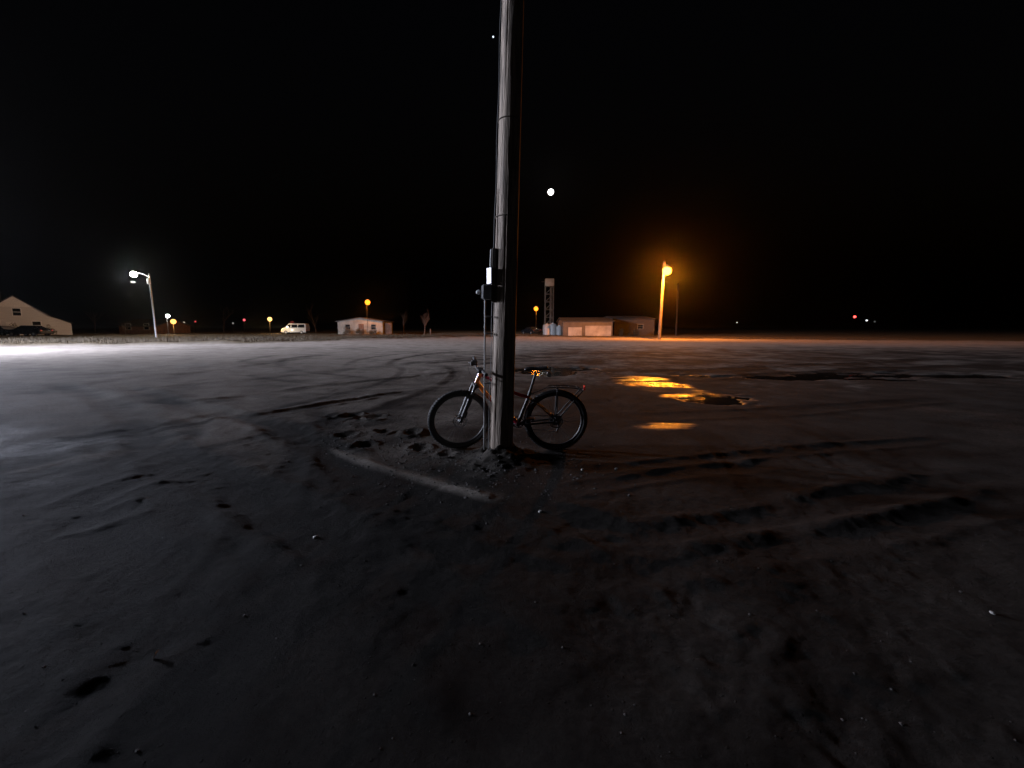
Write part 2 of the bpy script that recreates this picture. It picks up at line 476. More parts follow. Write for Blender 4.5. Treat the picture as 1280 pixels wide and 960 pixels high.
def ground_material():
    m = bpy.data.materials.new('muddy_gravel'); m.use_nodes = True
    nt = m.node_tree; N = nt.nodes; L = nt.links
    b = N['Principled BSDF']
    tc = N.new('ShaderNodeTexCoord')
    wet = N.new('ShaderNodeAttribute'); wet.attribute_name = 'wet'
    dm = N.new('ShaderNodeAttribute'); dm.attribute_name = 'shade_damp'
    vg = N.new('ShaderNodeAttribute'); vg.attribute_name = 'verge'
    def noise(scale, det=8, rough=0.6):
        n = N.new('ShaderNodeTexNoise'); n.inputs['Scale'].default_value = scale; n.inputs['Detail'].default_value = det
        n.inputs['Roughness'].default_value = rough
        L.new(tc.outputs['Object'], n.inputs[0]); return n
    def ramp(src, p0, c0, p1, c1):
        r = N.new('ShaderNodeValToRGB'); e = r.color_ramp.elements
        e[0].position = p0; e[1].position = p1; e[0].color = (*c0, 1); e[1].color = (*c1, 1)
        L.new(src, r.inputs[0]); return r
    def mix(f, a, b_, t='MIX'):
        x = N.new('ShaderNodeMix'); x.data_type = 'RGBA'; x.blend_type = t
        if isinstance(f, float): x.inputs[0].default_value = f
        else: L.new(f, x.inputs[0])
        L.new(a, x.inputs[6]); L.new(b_, x.inputs[7]); return x.outputs[2]
    n1 = noise(1.6); n2 = noise(28, 10, 0.7)
    dry = ramp(n1.outputs[0], 0.3, (0.17, 0.148, 0.128), 0.7, (0.27, 0.242, 0.212))
    grain = ramp(n2.outputs[0], 0.30, (0.45, 0.45, 0.45), 0.68, (1.2, 1.2, 1.2))
    dryg = mix(0.8, dry.outputs[0], grain.outputs[0], 'MULTIPLY')
    wetc = ramp(n1.outputs[0], 0.3, (0.014, 0.013, 0.011), 0.7, (0.028, 0.025, 0.022))
    vor = N.new('ShaderNodeTexVoronoi'); vor.inputs['Scale'].default_value = 34
    L.new(tc.outputs['Object'], vor.inputs[0])
    peb = ramp(vor.outputs['Distance'], 0.10, (1, 1, 1), 0.22, (0, 0, 0))
    stone_sel = N.new('ShaderNodeMath'); stone_sel.operation = 'GREATER_THAN'; stone_sel.inputs[1].default_value = 0.72
    L.new(vor.outputs['Color'], stone_sel.inputs[0])
    stf = N.new('ShaderNodeMath'); stf.operation = 'MULTIPLY'
    L.new(peb.outputs[0], stf.inputs[0]); L.new(stone_sel.outputs[0], stf.inputs[1])
    wf = N.new('ShaderNodeMath'); wf.operation = 'MULTIPLY_ADD'
    L.new(n2.outputs[0], wf.inputs[0]); wf.inputs[1].default_value = 0.5; L.new(wet.outputs['Fac'], wf.inputs[2])
    wr = N.new('ShaderNodeMapRange'); wr.inputs[1].default_value = 0.5; wr.inputs[2].default_value = 1.25; wr.interpolation_type = 'SMOOTHSTEP'
    L.new(wf.outputs[0], wr.inputs[0])
    stcol = ramp(n2.outputs[0], 0.3, (0.15, 0.145, 0.14), 0.7, (0.30, 0.29, 0.28))
    dryg = mix(stf.outputs[0], dryg, stcol.outputs[0])
    shade_dampc = ramp(n1.outputs[0], 0.3, (0.010, 0.0088, 0.0078), 0.7, (0.025, 0.0222, 0.0198))  # dark soil tone for the painted falloff and the moist tracks
    shade_dampg = mix(0.8, shade_dampc.outputs[0], grain.outputs[0], 'MULTIPLY')
    c = mix(dm.outputs['Fac'], dryg, shade_dampg)
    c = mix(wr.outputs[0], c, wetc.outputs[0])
    vcol = ramp(noise(3.0).outputs[0], 0.3, (0.040, 0.031, 0.020), 0.7, (0.085, 0.066, 0.04))
    c = mix(vg.outputs['Fac'], c, vcol.outputs[0])
    L.new(c, b.inputs['Base Color'])
    rr = N.new('ShaderNodeMapRange'); rr.inputs[3].default_value = 0.92; rr.inputs[4].default_value = 0.46
    L.new(wr.outputs[0], rr.inputs[0])
    r2 = N.new('ShaderNodeMapRange'); r2.inputs[1].default_value = 1.15; r2.inputs[2].default_value = 2.0; r2.inputs[3].default_value = 1.0; r2.inputs[4].default_value = 0.5
    L.new(wf.outputs[0], r2.inputs[0])
    rm = N.new('ShaderNodeMath'); rm.operation = 'MULTIPLY'; L.new(rr.outputs[0], rm.inputs[0]); L.new(r2.outputs[0], rm.inputs[1])
    rv = N.new('ShaderNodeMix'); rv.data_type = 'FLOAT'; L.new(vg.outputs['Fac'], rv.inputs[0]); L.new(rm.outputs[0], rv.inputs[2]); rv.inputs[3].default_value = 0.95
    L.new(rv.outputs[0], b.inputs['Roughness'])
    sl = N.new('ShaderNodeMapRange'); sl.inputs[3].default_value = 0.03; sl.inputs[4].default_value = 0.5
    L.new(wr.outputs[0], sl.inputs[0]); L.new(sl.outputs[0], b.inputs['Specular IOR Level'])
    b.inputs['Diffuse Roughness'].default_value = 1.0
    h1 = noise(30, 14, 0.8)
    hm = N.new('ShaderNodeMath'); hm.operation = 'MULTIPLY_ADD'; L.new(stf.outputs[0], hm.inputs[0]); hm.inputs[1].default_value = 0.35; L.new(h1.outputs[0], hm.inputs[2])
    bp = N.new('ShaderNodeBump'); bp.inputs['Strength'].default_value = 0.9; bp.inputs['Distance'].default_value = 0.022
    L.new(hm.outputs[0], bp.inputs['Height']); L.new(bp.outputs[0], b.inputs['Normal'])
    return m
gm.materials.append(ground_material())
ground = bpy.data.objects.new('ground', gm)
col.objects.link(ground)
tag(ground, 'muddy gravel lot with tyre tracks', kind='structure')

# standing water in the hollows
def water_material():
    m = bpy.data.materials.new('puddle_water'); m.use_nodes = True
    nt = m.node_tree; N = nt.nodes; L = nt.links
    b = N['Principled BSDF']
    tc = N.new('ShaderNodeTexCoord'); mp = N.new('ShaderNodeMapping'); mp.inputs['Scale'].default_value = (1.2, 4.0, 1)
    L.new(tc.outputs['Object'], mp.inputs[0])
    n = N.new('ShaderNodeTexNoise'); n.inputs['Scale'].default_value = 4; n.inputs['Detail'].default_value = 4
    L.new(mp.outputs[0], n.inputs[0])
    b.inputs['Base Color'].default_value = (0.012, 0.010, 0.008, 1)
    b.inputs['Roughness'].default_value = 0.12
    b.inputs['IOR'].default_value = 1.33
    bp = N.new('ShaderNodeBump'); bp.inputs['Strength'].default_value = 0.25; bp.inputs['Distance'].default_value = 0.02
    L.new(n.outputs[0], bp.inputs['Height']); L.new(bp.outputs[0], b.inputs['Normal'])
    return m
M_water = water_material()
for k, (px, py, rx, ry, dep) in enumerate(PUDDLES):
    c = G(px, py)
    mb = MB()
    lvl = -dep * 0.62
    ring = [(c.x + rx * 1.5 * math.cos(a), c.y + ry * 1.5 * math.sin(a), lvl) for a in np.linspace(0, 2 * math.pi, 48, endpoint=False)]
    mb.add(ring, [tuple(range(48))])
    o = mb.build('puddle', M_water, smooth=False)
    tag(o, kind='structure')

# ------------------------------------------------------------------ moon and star
moon_p = Vector((0, 0, CAM_H)) + ray(688.5, 240).normalized() * 5000
mb = MB()
mb.lathe([(32 * math.sin(a), 32 * math.cos(a)) for a in np.linspace(0.01, math.pi - 0.01, 13)], moon_p, 24)
o = mb.build('moon', emit('moon_surface', (1.0, 0.97, 0.94), 6.0)); tag(o, 'bright full moon high in the black sky', 'moon')
star_p = Vector((0, 0, CAM_H)) + ray(616.5, 46).normalized() * 5000
mb = MB(); mb.lathe([(8 * math.sin(a), 8 * math.cos(a)) for a in np.linspace(0.01, math.pi - 0.01, 9)], star_p, 12)
o = mb.build('star', emit('star_light', (0.75, 0.85, 1.0), 1.6)); tag(o, 'small bluish star beside the top of the near pole', 'star')

# ------------------------------------------------------------------ the near utility pole
def wooden_pole(name, parent, x0, y0, z0, x1, y1, z1, r0, r1, m, nseg=120, n=56, seed=1):
    mb = MB(); V = []; Fc = []
    for i in range(nseg + 1):
        t = i / nseg
        cx = x0 + (x1 - x0) * t; cy = y0 + (y1 - y0) * t; cz = z0 + (z1 - z0) * t
        r = r0 + (r1 - r0) * t
        for k in range(n):
            a = 2 * math.pi * k / n
            q = mnoise.noise(Vector((math.cos(a) * 5, math.sin(a) * 5, cz * 0.35 + seed)))
            q2 = mnoise.noise(Vector((math.cos(a) * 14, math.sin(a) * 14, cz * 0.5 + seed * 3)))
            crack = -0.011 * max(0, q2 - 0.22) / 0.5 * 2
            rr = r * (1 + 0.02 * q) + crack
            V.append((cx + rr * math.cos(a), cy + rr * math.sin(a), cz))
    for i in range(nseg):
        for k in range(n):
            k2 = (k + 1) % n
            Fc.append((i * n + k, i * n + k2, (i + 1) * n + k2, (i + 1) * n + k))
    Fc.append(tuple(nseg * n + k for k in range(n)))
    mb.add(V, Fc)
    return mb.build(name, m, parent)

LEAN = math.tan(R(1.75))
pole = empty('utility_pole', (POLE_X, POLE_Y, 0), 0, 'tall weathered wooden utility pole with electrical box and conduit, bicycle behind it', 'pole')
wooden_pole('shaft', pole, 0, 0, -0.4, LEAN * 9.6, 0, 9.6, 0.132, 0.082, M_wood, seed=4)
# things strapped to its left flank; heights measured from the photograph
def pz(py):  # height at the pole for a picture row
    return at(620, py, POLE_Y).z
def pl(py, px):  # local x at the pole for a picture point
    return at(px, py, POLE_Y).x - POLE_X
bz0, bz1 = pz(378), pz(312)
def flank(z, off=0.0):  # left surface of the shaft at height z, local x
    return LEAN * z - (0.132 - 0.005 * z) - off
mb = MB(); mb.box((flank((bz0 + bz1) / 2, -0.006), -0.05, (bz0 + bz1) / 2), (0.045, 0.075, bz1 - bz0), ry=R(1.75))
mb.build('backing_board', M_wood_dk, pole, bevel=0.004)
zb = pz(366)
mb = MB(); mb.box((flank(zb, 0.055), -0.06, zb), (0.10, 0.12, 0.15), ry=R(1.75)); bx_ = mb.build('switch_box', M_greybox, pole, bevel=0.008)
mb = MB(); mb.lathe([(0.0, 0.0), (0.022, 0.0), (0.025, -0.016), (0.019, -0.034), (0.004, -0.04)], (0, 0, 0), 14, 'X')
kn = mb.build('knob', M_plate, bx_); kn.location = (flank(zb, 0.135), -0.08, zb); kn.scale = (1, 1, 1)
mb = MB(); mb.box((flank(zb, 0.111), -0.06, zb), (0.012, 0.10, 0.13), ry=R(1.75)); mb.build('cover', M_greybox, bx_, bevel=0.003)
zp = pz(346)
mb = MB(); mb.box((flank(zp, 0.04), -0.085, zp), (0.012, 0.085, pz(336) - pz(356)), rz=R(38)); mb.build('pale_plate', M_plate, pole, bevel=0.004)
def cpath(za, zc, off, y=-0.06, k=14):
    return [(flank(za + (zc - za) * t, off), y, za + (zc - za) * t) for t in np.linspace(0, 1, k)]
mb = MB(); mb.tube(cpath(pz(338), pz(313), 0.028), 0.012, 10); mb.build('conduit', M_greypvc, pole)
low = [(flank(z, 0.065 - 0.02 * (1 - z)), -0.055, z) for z in np.linspace(pz(374), 0.02, 24)]
mb = MB(); mb.tube(low, 0.009, 10); mb.build('conduit', M_greypvc, pole)
for zz in (pz(396), pz(417), pz(478)):
    mb = MB(); mb.box((flank(zz, 0.03), -0.058, zz), (0.085, 0.03, 0.018)); st = mb.build('strap', M_greypvc, pole, bevel=0.003)
    mb = MB(); mb.lathe([(0.0, 0), (0.009, 0), (0.009, 0.008), (0.003, 0.012)], (0, 0, 0), 8, 'Y')
    bo = mb.build('bolt', M_steel, st); bo.location = (flank(zz, -0.005), -0.088, zz); bo.rotation_euler = (0, 0, math.pi)
# second, thinner ground wire and staples on the shaft
gw = [(flank(z, 0.004) + 0.004 * math.sin(z * 7), -0.035, z) for z in np.linspace(5.5, 0.02, 50)]
mb = MB(); mb.tube(gw, 0.0035, 6); mb.build('ground_wire', M_greybox, pole)
# iron bands where the pole narrows
for zz in (pz(272), pz(152)):
    mb = MB()
    rr = 0.132 - 0.005 * zz + 0.002
    mb.lathe([(rr, zz - 0.004), (rr + 0.002, zz - 0.003), (rr + 0.002, zz + 0.003), (rr, zz + 0.004)], (LEAN * zz, 0, 0), 40)
    mb.build('iron_band', M_wood_dk, pole)

# ------------------------------------------------------------------ the bicycle leaning on the back of the pole
WR = 0.37
bike = empty('mountain_bike', (0, 4.80, 0), 0, 'black mountain bicycle with orange front frame leaning behind the wooden pole', 'bicycle')
RA = Vector((0.509, 0, WR)); FA = Vector((-0.612, 0, WR)); BB = Vector((0.07, 0, 0.33))
SC = Vector((0.19, 0, 0.665)); SADL = Vector((0.268, 0, 0.95))
HT = Vector((-0.362, 0, 0.935)); HB = Vector((-0.412, 0, 0.815))
def torus(mb, c, Rm, r, n=64, m=10, axis='Y', sx=1.0):
    V = []; Fc = []
    for i in range(n):
        a = 2 * math.pi * i / n
        for k in range(m):
            b = 2 * math.pi * k / m
            rad = Rm + r * math.cos(b)
            V.append((c[0] + rad * math.cos(a), c[1] + sx * r * math.sin(b), c[2] + rad * math.sin(a)))
    for i in range(n):
        for k in range(m):
            Fc.append((i * m + k, ((i + 1) % n) * m + k, ((i + 1) % n) * m + (k + 1) % m, i * m + (k + 1) % m))
    mb.add(V, Fc)
def make_wheel(rear):
    """local to its axle"""
    w = bpy.data.objects.new('rear_wheel' if rear else 'front_wheel', None); col.objects.link(w)
    mb = MB(); torus(mb, (0, 0, 0), WR - 0.029, 0.029, 72, 12)
    # tread knobs
    for i in range(66):
        a = 2 * math.pi * i / 66
        for s, off in ((-0.014, 0), (0.014, 0.5)):
            aa = a + off * 2 * math.pi / 66
            mb.box(((WR - 0.001) * math.cos(aa), s, (WR - 0.001) * math.sin(aa)), (0.007, 0.016, 0.016), ry=-aa)
    mb.build('tyre', M_black, w)
    mb = MB(); rim = []
    n = 72; prof = [(0.318, -0.013), (0.318, 0.013), (0.298, 0.010), (0.292, 0), (0.298, -0.010)]
    V = []; Fc = []; m = len(prof)
    for i in range(n):
        a = 2 * math.pi * i / n
        for (r_, y_) in prof: V.append((r_ * math.cos(a), y_, r_ * math.sin(a)))
    for i in range(n):
        for k in range(m): Fc.append((i * m + k, ((i + 1) % n) * m + k, ((i + 1) % n) * m + (k + 1) % m, i * m + (k + 1) % m))
    mb.add(V, Fc); mb.build('rim', M_blkmetal, w)
    mb = MB(); mb.lathe([(0.012, -0.055), (0.03, -0.03), (0.03, -0.024), (0.016, -0.02), (0.016, 0.02), (0.03, 0.024), (0.03, 0.03), (0.012, 0.055)], (0, 0, 0), 20, 'Y')
    mb.build('hub', M_blkmetal, w)
    mb = MB()
    for i in range(28):
        a = 2 * math.pi * i / 28; s = 1 if i % 2 else -1
        b = a + (0.5 if (i // 2) % 2 else -0.5)
        mb.tube([(0.028 * math.cos(b), 0.027 * s, 0.028 * math.sin(b)), (0.294 * math.cos(a), 0.003 * s, 0.294 * math.sin(a))], 0.0012, 4)
    sp = mb.build('spokes', M_blkmetal, w); sp['kind'] = 'stuff'
    # brake disc
    mb = MB(); rr = 0.085
    torus(mb, (0, -0.036, 0), 0.076, 0.009, 48, 6, sx=0.12)
    for i in range(6):
        a = i * math.pi / 3
        mb.tube([(0.02 * math.cos(a), -0.036, 0.02 * math.sin(a)), (0.07 * math.cos(a + .5), -0.036, 0.07 * math.sin(a + .5))], 0.003, 5)
    mb.build('brake_disc', M_steel, w)
    mb = MB(); mb.lathe([(0.010, -0.075), (0.014, -0.07), (0.014, -0.062)], (0, 0, 0), 12, 'Y'); mb.build('axle_end', M_steel, w)
    if rear:
        mb = MB()
        for q in range(8):
            torus(mb, (0, 0.03 + 0.004 * q, 0), 0.070 - 0.0065 * q, 0.004, 36, 5, sx=0.35)
        mb.lathe([(0.062, 0.031), (0.022, 0.06)], (0, 0, 0), 30, 'Y')
        mb.build('cassette', M_blkmetal, w)
    return w
rw = make_wheel(True); rw.parent = bike; rw.location = RA
# frame
TT = smooth_path([HT + Vector((0.012, 0, -0.03)), (-0.15, 0, 0.81), (0.02, 0, 0.70), SC + Vector((-0.02, 0, -0.012)), SC], 6)
DT = smooth_path([HB + Vector((0.004, 0, 0.015)), (-0.30, 0, 0.68), (-0.12, 0, 0.50), BB], 6)
frame = MB()
frame.tube([BB, SC + Vector((0.012, 0, 0.03))], [0.021, 0.018], 14)
for s in (-1, 1):
    frame.tube(smooth_path([BB + Vector((0.02, 0.03 * s, 0)), (0.2, 0.045 * s, 0.335), RA + Vector((-0.02, 0.065 * s, 0))], 6), 0.011, 10)
    frame.tube(smooth_path([SC + Vector((0.0, 0.02 * s, -0.03)), (0.31, 0.045 * s, 0.56), RA + Vector((-0.01, 0.065 * s, 0.02))], 6), 0.009, 10)
    frame.box(RA + Vector((-0.004, 0.066 * s, 0.0)), (0.05, 0.008, 0.06))
frame.lathe([(0.02, -0.045), (0.025, -0.043), (0.025, 0.043), (0.02, 0.045)], BB, 20, 'Y')
fr = frame.build('frame', M_blkmetal, bike)
mb = MB(); mb.tube([HB, HT], [0.026, 0.025], 18); mb.build('head_tube', M_orange, bike)
mb = MB(); mb.tube(TT, [0.019] * len(TT), 14); mb.build('top_tube', M_redp, bike)
mb = MB(); mb.tube(DT[:9], [0.026] * 9, 16); mb.build('down_tube', M_orange, bike)
mb = MB(); mb.tube(DT[8:], [0.0255] * len(DT[8:]), 16); mb.build('down_tube', M_redp, bike)
# seatpost, saddle
mb = MB(); mb.tube([SC, SADL + Vector((-0.004, 0, -0.025))], 0.0145, 14); mb.build('seatpost', M_blkmetal, bike)
mb = MB(); mb.tube([SC + Vector((.006, 0, .015)), SC + Vector((0.016, 0, 0.05))], 0.022, 14); mb.build('seat_clamp', M_blkmetal, bike)
V = []; Fc = []
st_ = [(-0.145, 0.018, -0.012), (-0.12, 0.026, 0.004), (-0.06, 0.030, 0.006), (0.0, 0.042, 0.004), (0.06, 0.064, 0.010), (0.105, 0.072, 0.018), (0.128, 0.050, 0.016)]
for (x, hw, dz) in st_:
    for k in range(12):
        a = math.pi * 2 * k / 12
        c_, s_ = math.cos(a), math.sin(a)
        V.append((x, hw * c_, dz + (0.020 if s_ > 0 else 0.028) * s_ * (1 - 0.25 * abs(c_))))
for i in range(len(st_) - 1):
    for k in range(12): Fc.append((i * 12 + k, i * 12 + (k + 1) % 12, (i + 1) * 12 + (k + 1) % 12, (i + 1) * 12 + k))
Fc.append(tuple(range(12))); Fc.append(tuple((len(st_) - 1) * 12 + k for k in range(12)))
M_saddle = mat('saddle_cover', (0.02, 0.02, 0.021), 0.28, var=0.2, scale=20)
mb = MB(); mb.add(V, Fc); sd = mb.build('saddle', M_saddle, bike); sd.location = SADL + Vector((0.01, 0, 0.03))
s2 = sd.modifiers.new('sub', 'SUBSURF'); s2.levels = 2; s2.render_levels = 2
mb = MB()
for s in (-1, 1): mb.tube(smooth_path([(-0.11, 0.018 * s, -0.015), (-0.05, 0.022 * s, -0.035), (0.05, 0.022 * s, -0.035), (0.11, 0.035 * s, -0.005)], 5), 0.0035, 6)
mb.build('saddle_rails', M_blkmetal, sd)
mb = MB(); mb.box((0, 0, 0), (0.026, 0.05, 0.022)); o = mb.build('saddle_clamp', M_blkmetal, bike, bevel=0.006); o.location = SADL + Vector((0.0, 0, -0.012))
# small pack bracket and pale tail lamp behind the saddle
tl = MB(); tl.tube([(0, 0, 0), (0.03, 0, 0.004), (0.045, 0, -0.005)], 0.008, 8)
tl = tl.build('tail_lamp_bracket', M_blkmetal, bike); tl.location = SADL + Vector((0.115, 0, 0.018))
mb = MB(); mb.lathe([(0.006, -0.03), (0.026, -0.024), (0.031, 0.0), (0.026, 0.02), (0.008, 0.028)], (0, 0, 0), 16, 'X')
o = mb.build('tail_lamp', M_plate, bike); o.location = SADL + Vector((0.150, -0.03, -0.03)); o.rotation_euler = (0, R(15), 0)
mb = MB(); mb.tube([(0, 0, -0.028), (0, 0, 0.028)], 0.007, 8)
o = mb.build('tail_lamp_mount', M_greypvc, bike); o.location = SADL + Vector((0.160, -0.01, 0.030))
# rear carrier: platform, hoop and stays
mb = MB()
zt = 0.775
rail = [(0.40, -0.045, zt - 0.01), (0.45, -0.05, zt), (0.70, -0.05, zt - 0.005), (0.80, -0.045, zt - 0.035), (0.815, 0, zt - 0.04), (0.80, 0.045, zt - 0.035), (0.70, 0.05, zt - 0.005), (0.45, 0.05, zt), (0.40, 0.045, zt - 0.01)]
mb.tube(smooth_path(rail, 4), 0.006, 8)
for xx in (0.47, 0.56, 0.65, 0.74): mb.tube([(xx, -0.05, zt - 0.004), (xx, 0.05, zt - 0.004)], 0.005, 6)
rk = mb.build('rear_rack', M_blkmetal, bike)
for s in (-1, 1):
    mb = MB(); mb.tube([(0.80, 0.06 * s, zt - 0.035), RA + Vector((0.015, 0.075 * s, 0.03))], 0.008, 8); mb.build('stay', M_blkmetal, rk)
    mb = MB(); mb.tube([(0.515, 0.055 * s, zt), RA + Vector((0.0, 0.075 * s, 0.03))], 0.008, 8); mb.build('stay', M_blkmetal, rk)
mb = MB(); mb.box((0.828, 0, zt - 0.012), (0.018, 0.06, 0.05)); mb.build('rear_reflector', M_redlens, rk, bevel=0.006)
mb = MB(); mb.tube([SC + Vector((0.03, 0, 0.02)), (0.40, 0, zt - 0.012)], 0.005, 8); mb.build('stay', M_blkmetal, rk)
# drivetrain
cr_ = MB(); torus(cr_, BB + Vector((0, 0.048, 0)), 0.066, 0.006, 40, 6, sx=0.4)
for i in range(5):
    a = i * 2 * math.pi / 5
    cr_.tube([BB + Vector((0, 0.048, 0)), BB + Vector((0.064 * math.cos(a), 0.048, 0.064 * math.sin(a)))], 0.006, 6)
cr_.build('chainring', M_blkmetal, bike)
ca = R(215)
for s in (-1, 1):
    d = Vector((math.cos(ca), 0, math.sin(ca))) * (0.17 * s)
    mb = MB(); mb.tube([BB + Vector((0, 0.06 * s, 0)), BB + Vector((0, 0.072 * s, 0)) + d], [0.014, 0.010], 10); ck = mb.build('crank_arm', M_blkmetal, bike)
    p = BB + Vector((0, 0.12 * s, 0)) + d
    mb = MB(); mb.box(p, (0.085, 0.09, 0.018)); pe = mb.build('pedal', M_black, bike, bevel=0.004)
    for t in (-1, 1):
        mb = MB(); mb.box(p + Vector((0.0445 * t, 0, 0)), (0.006, 0.05, 0.012)); mb.build('reflector', M_amber, pe)
mb = MB()
mb.tube([BB + Vector((0, 0.048, 0.068)), RA + Vector((0, 0.048, 0.05))], 0.004, 6)
mb.tube([BB + Vector((0, 0.048, -0.068)), RA + Vector((0.02, 0.048, -0.16)), RA + Vector((0.045, 0.048, -0.10)), RA + Vector((0.03, 0.048, -0.045))], 0.004, 6)
mb.build('chain', M_blkmetal, bike)
mb = MB(); mb.tube([RA + Vector((0.02, 0.06, -0.03)), RA + Vector((0.045, 0.05, -0.09)), RA + Vector((0.02, 0.05, -0.165))], [0.012, 0.016, 0.009], 8)
mb.build('rear_derailleur', M_blkmetal, bike)
mb = MB(); mb.box(RA + Vector((-0.06, -0.06, 0.085)), (0.05, 0.03, 0.035), ry=R(35)); mb.build('rear_brake_caliper', M_blkmetal, bike, bevel=0.006)
mb = MB(); mb.lathe([(0.002, -0.006), (0.018, -0.004), (0.018, 0.004), (0.002, 0.006)], (0, 0, 0), 14, 'Y')
o = mb.build('amber_reflector', M_amber, bike); o.location = RA + Vector((-0.075, -0.085, 0.095)); o.rotation_euler = (R(20), 0, R(-30))
# steering assembly: fork, front wheel, stem and bar turn together about the head tube
steer = bpy.data.objects.new('fork', None); col.objects.link(steer); steer.parent = bike
ax = (HT - HB).normalized()
S = Matrix.Translation(HB) @ Matrix.Rotation(R(17), 4, ax) @ Matrix.Translation(-HB)
steer.matrix_local = S
fw = make_wheel(False); fw.parent = bike; fw.matrix_local = S @ Matrix.Translation(FA) @ Matrix.Rotation(0.35, 4, 'Y')
CR = HB - ax * 0.03
off = (FA - (CR - ax * ((CR.z - FA.z) / ax.z)))
for s in (-1, 1):
    top = CR + Vector((-0.012, 0.064 * s, 0.012))
    bot = FA + Vector((0.0, 0.064 * s, 0.0))
    mid = top + (bot - top) * 0.38
    mb = MB(); mb.tube([top, mid], 0.0165, 12); mb.build('stanchion', M_steel if False else M_blkmetal, steer)
    mb = MB(); mb.tube([mid + (mid - bot) * 0.02, bot + (top - bot) * 0.06, bot], [0.026, 0.021, 0.019], 14); mb.build('lower_leg', M_blkmetal, steer)
mb = MB(); mb.box(CR + Vector((-0.005, 0, 0.005)), (0.05, 0.165, 0.045), ry=R(-22)); mb.build('crown', M_blkmetal, steer, bevel=0.012)
tt_ = CR + (FA - CR) * 0.42
mb = MB(); mb.tube(smooth_path([tt_ + Vector((0, -0.064, 0)), tt_ + Vector((-0.03, -0.04, 0.075)), tt_ + Vector((-0.03, 0.04, 0.075)), tt_ + Vector((0, 0.064, 0))], 5), 0.012, 8); mb.build('brace', M_blkmetal, steer)
mb = MB(); mb.box(FA + Vector((0.055, -0.062, 0.09)), (0.04, 0.03, 0.07), ry=R(20)); mb.build('brake_caliper', M_blkmetal, steer, bevel=0.006)
SB = HT + ax * 0.05
mb = MB(); mb.tube([HT, SB], 0.018, 12); mb.tube([SB + Vector((0.005, 0, -0.015)), SB + Vector((-0.06, 0, 0.005))], 0.018, 12); mb.build('stem', M_blkmetal, steer)
BC = SB + Vector((-0.06, 0, 0.005))
bar = smooth_path([BC + Vector((0.03, -0.345, 0.030)), BC + Vector((0.012, -0.18, 0.030)), BC + Vector((0, -0.05, 0)), BC + Vector((0, 0.05, 0)), BC + Vector((0.012, 0.18, 0.030)), BC + Vector((0.03, 0.345, 0.030))], 6)
mb = MB(); mb.tube(bar, 0.0125, 12); hb = mb.build('handlebar', M_blkmetal, steer)
for s in (-1, 1):
    e = BC + Vector((0.03, 0.35 * s, 0.03)); e2 = BC + Vector((0.018, 0.225 * s, 0.03))
    mb = MB(); mb.tube([e, e + (e2 - e) * 0.08, e2, e2 + (e2 - e) * 0.02], [0.019, 0.017, 0.016, 0.019], 12); mb.build('grip', M_black, hb)
    l0 = BC + Vector((0.010, 0.19 * s, 0.030))
    mb = MB(); mb.box(l0 + Vector((-0.01, 0, -0.005)), (0.055, 0.05, 0.035)); mb.tube(smooth_path([l0 + Vector((-0.02, 0, -0.005)), l0 + Vector((-0.06, 0.02 * s, -0.02)), l0 + Vector((-0.055, 0.12 * s, -0.04))], 5), 0.006, 8)
    mb.build('brake_lever', M_blkmetal, hb, bevel=0.004)
mb = MB(); mb.tube(smooth_path([BC + Vector((-0.02, -0.17, 0.02)), BC + Vector((-0.10, -0.08, 0.05)), BC + Vector((-0.09, 0.0, -0.04)), HB + Vector((-0.03, -0.03, 0)), tt_ + Vector((0.01, -0.09, 0)), FA + Vector((0.05, -0.075, 0.12))], 6), 0.0028, 6); mb.build('brake_hose', M_black, steer)
mb = MB(); mb.lathe([(0.010, -0.04), (0.022, -0.035), (0.026, 0.02), (0.024, 0.035), (0.004, 0.036)], (0, 0, 0), 16, 'X')
o = mb.build('head_lamp', M_blkmetal, steer); o.location = BC + Vector((-0.03, 0.05, 0.045)); o.rotation_euler = (0, 0, math.pi)
LB = R(5.0)
gzb = ground_z(0.509, 4.80); gzf = ground_z(-0.61, 4.78)
bike.location = (0, 4.80, (gzb + gzf) / 2 - 0.004)
bike.rotation_euler = (LB, -math.atan2(gzb - gzf, 1.12), 0)

# ------------------------------------------------------------------ street and yard lamps
def point(name, loc, power, color, radius, parent=None, spot=None, aim=None):
    d = bpy.data.lights.new(name, 'SPOT' if spot else 'POINT')
    d.energy = power; d.color = color; d.shadow_soft_size = radius
    o = bpy.data.objects.new(name, d); col.objects.link(o); o.location = loc
    if spot:
        d.spot_size = spot[0]; d.spot_blend = spot[1]
        o.rotation_euler = (-(Vector(aim))).to_track_quat('Z', 'Y').to_euler() if aim else (0, 0, 0)
    if parent: o.parent = parent
    return o

def base_z(x, y): return ground_z(x, y)

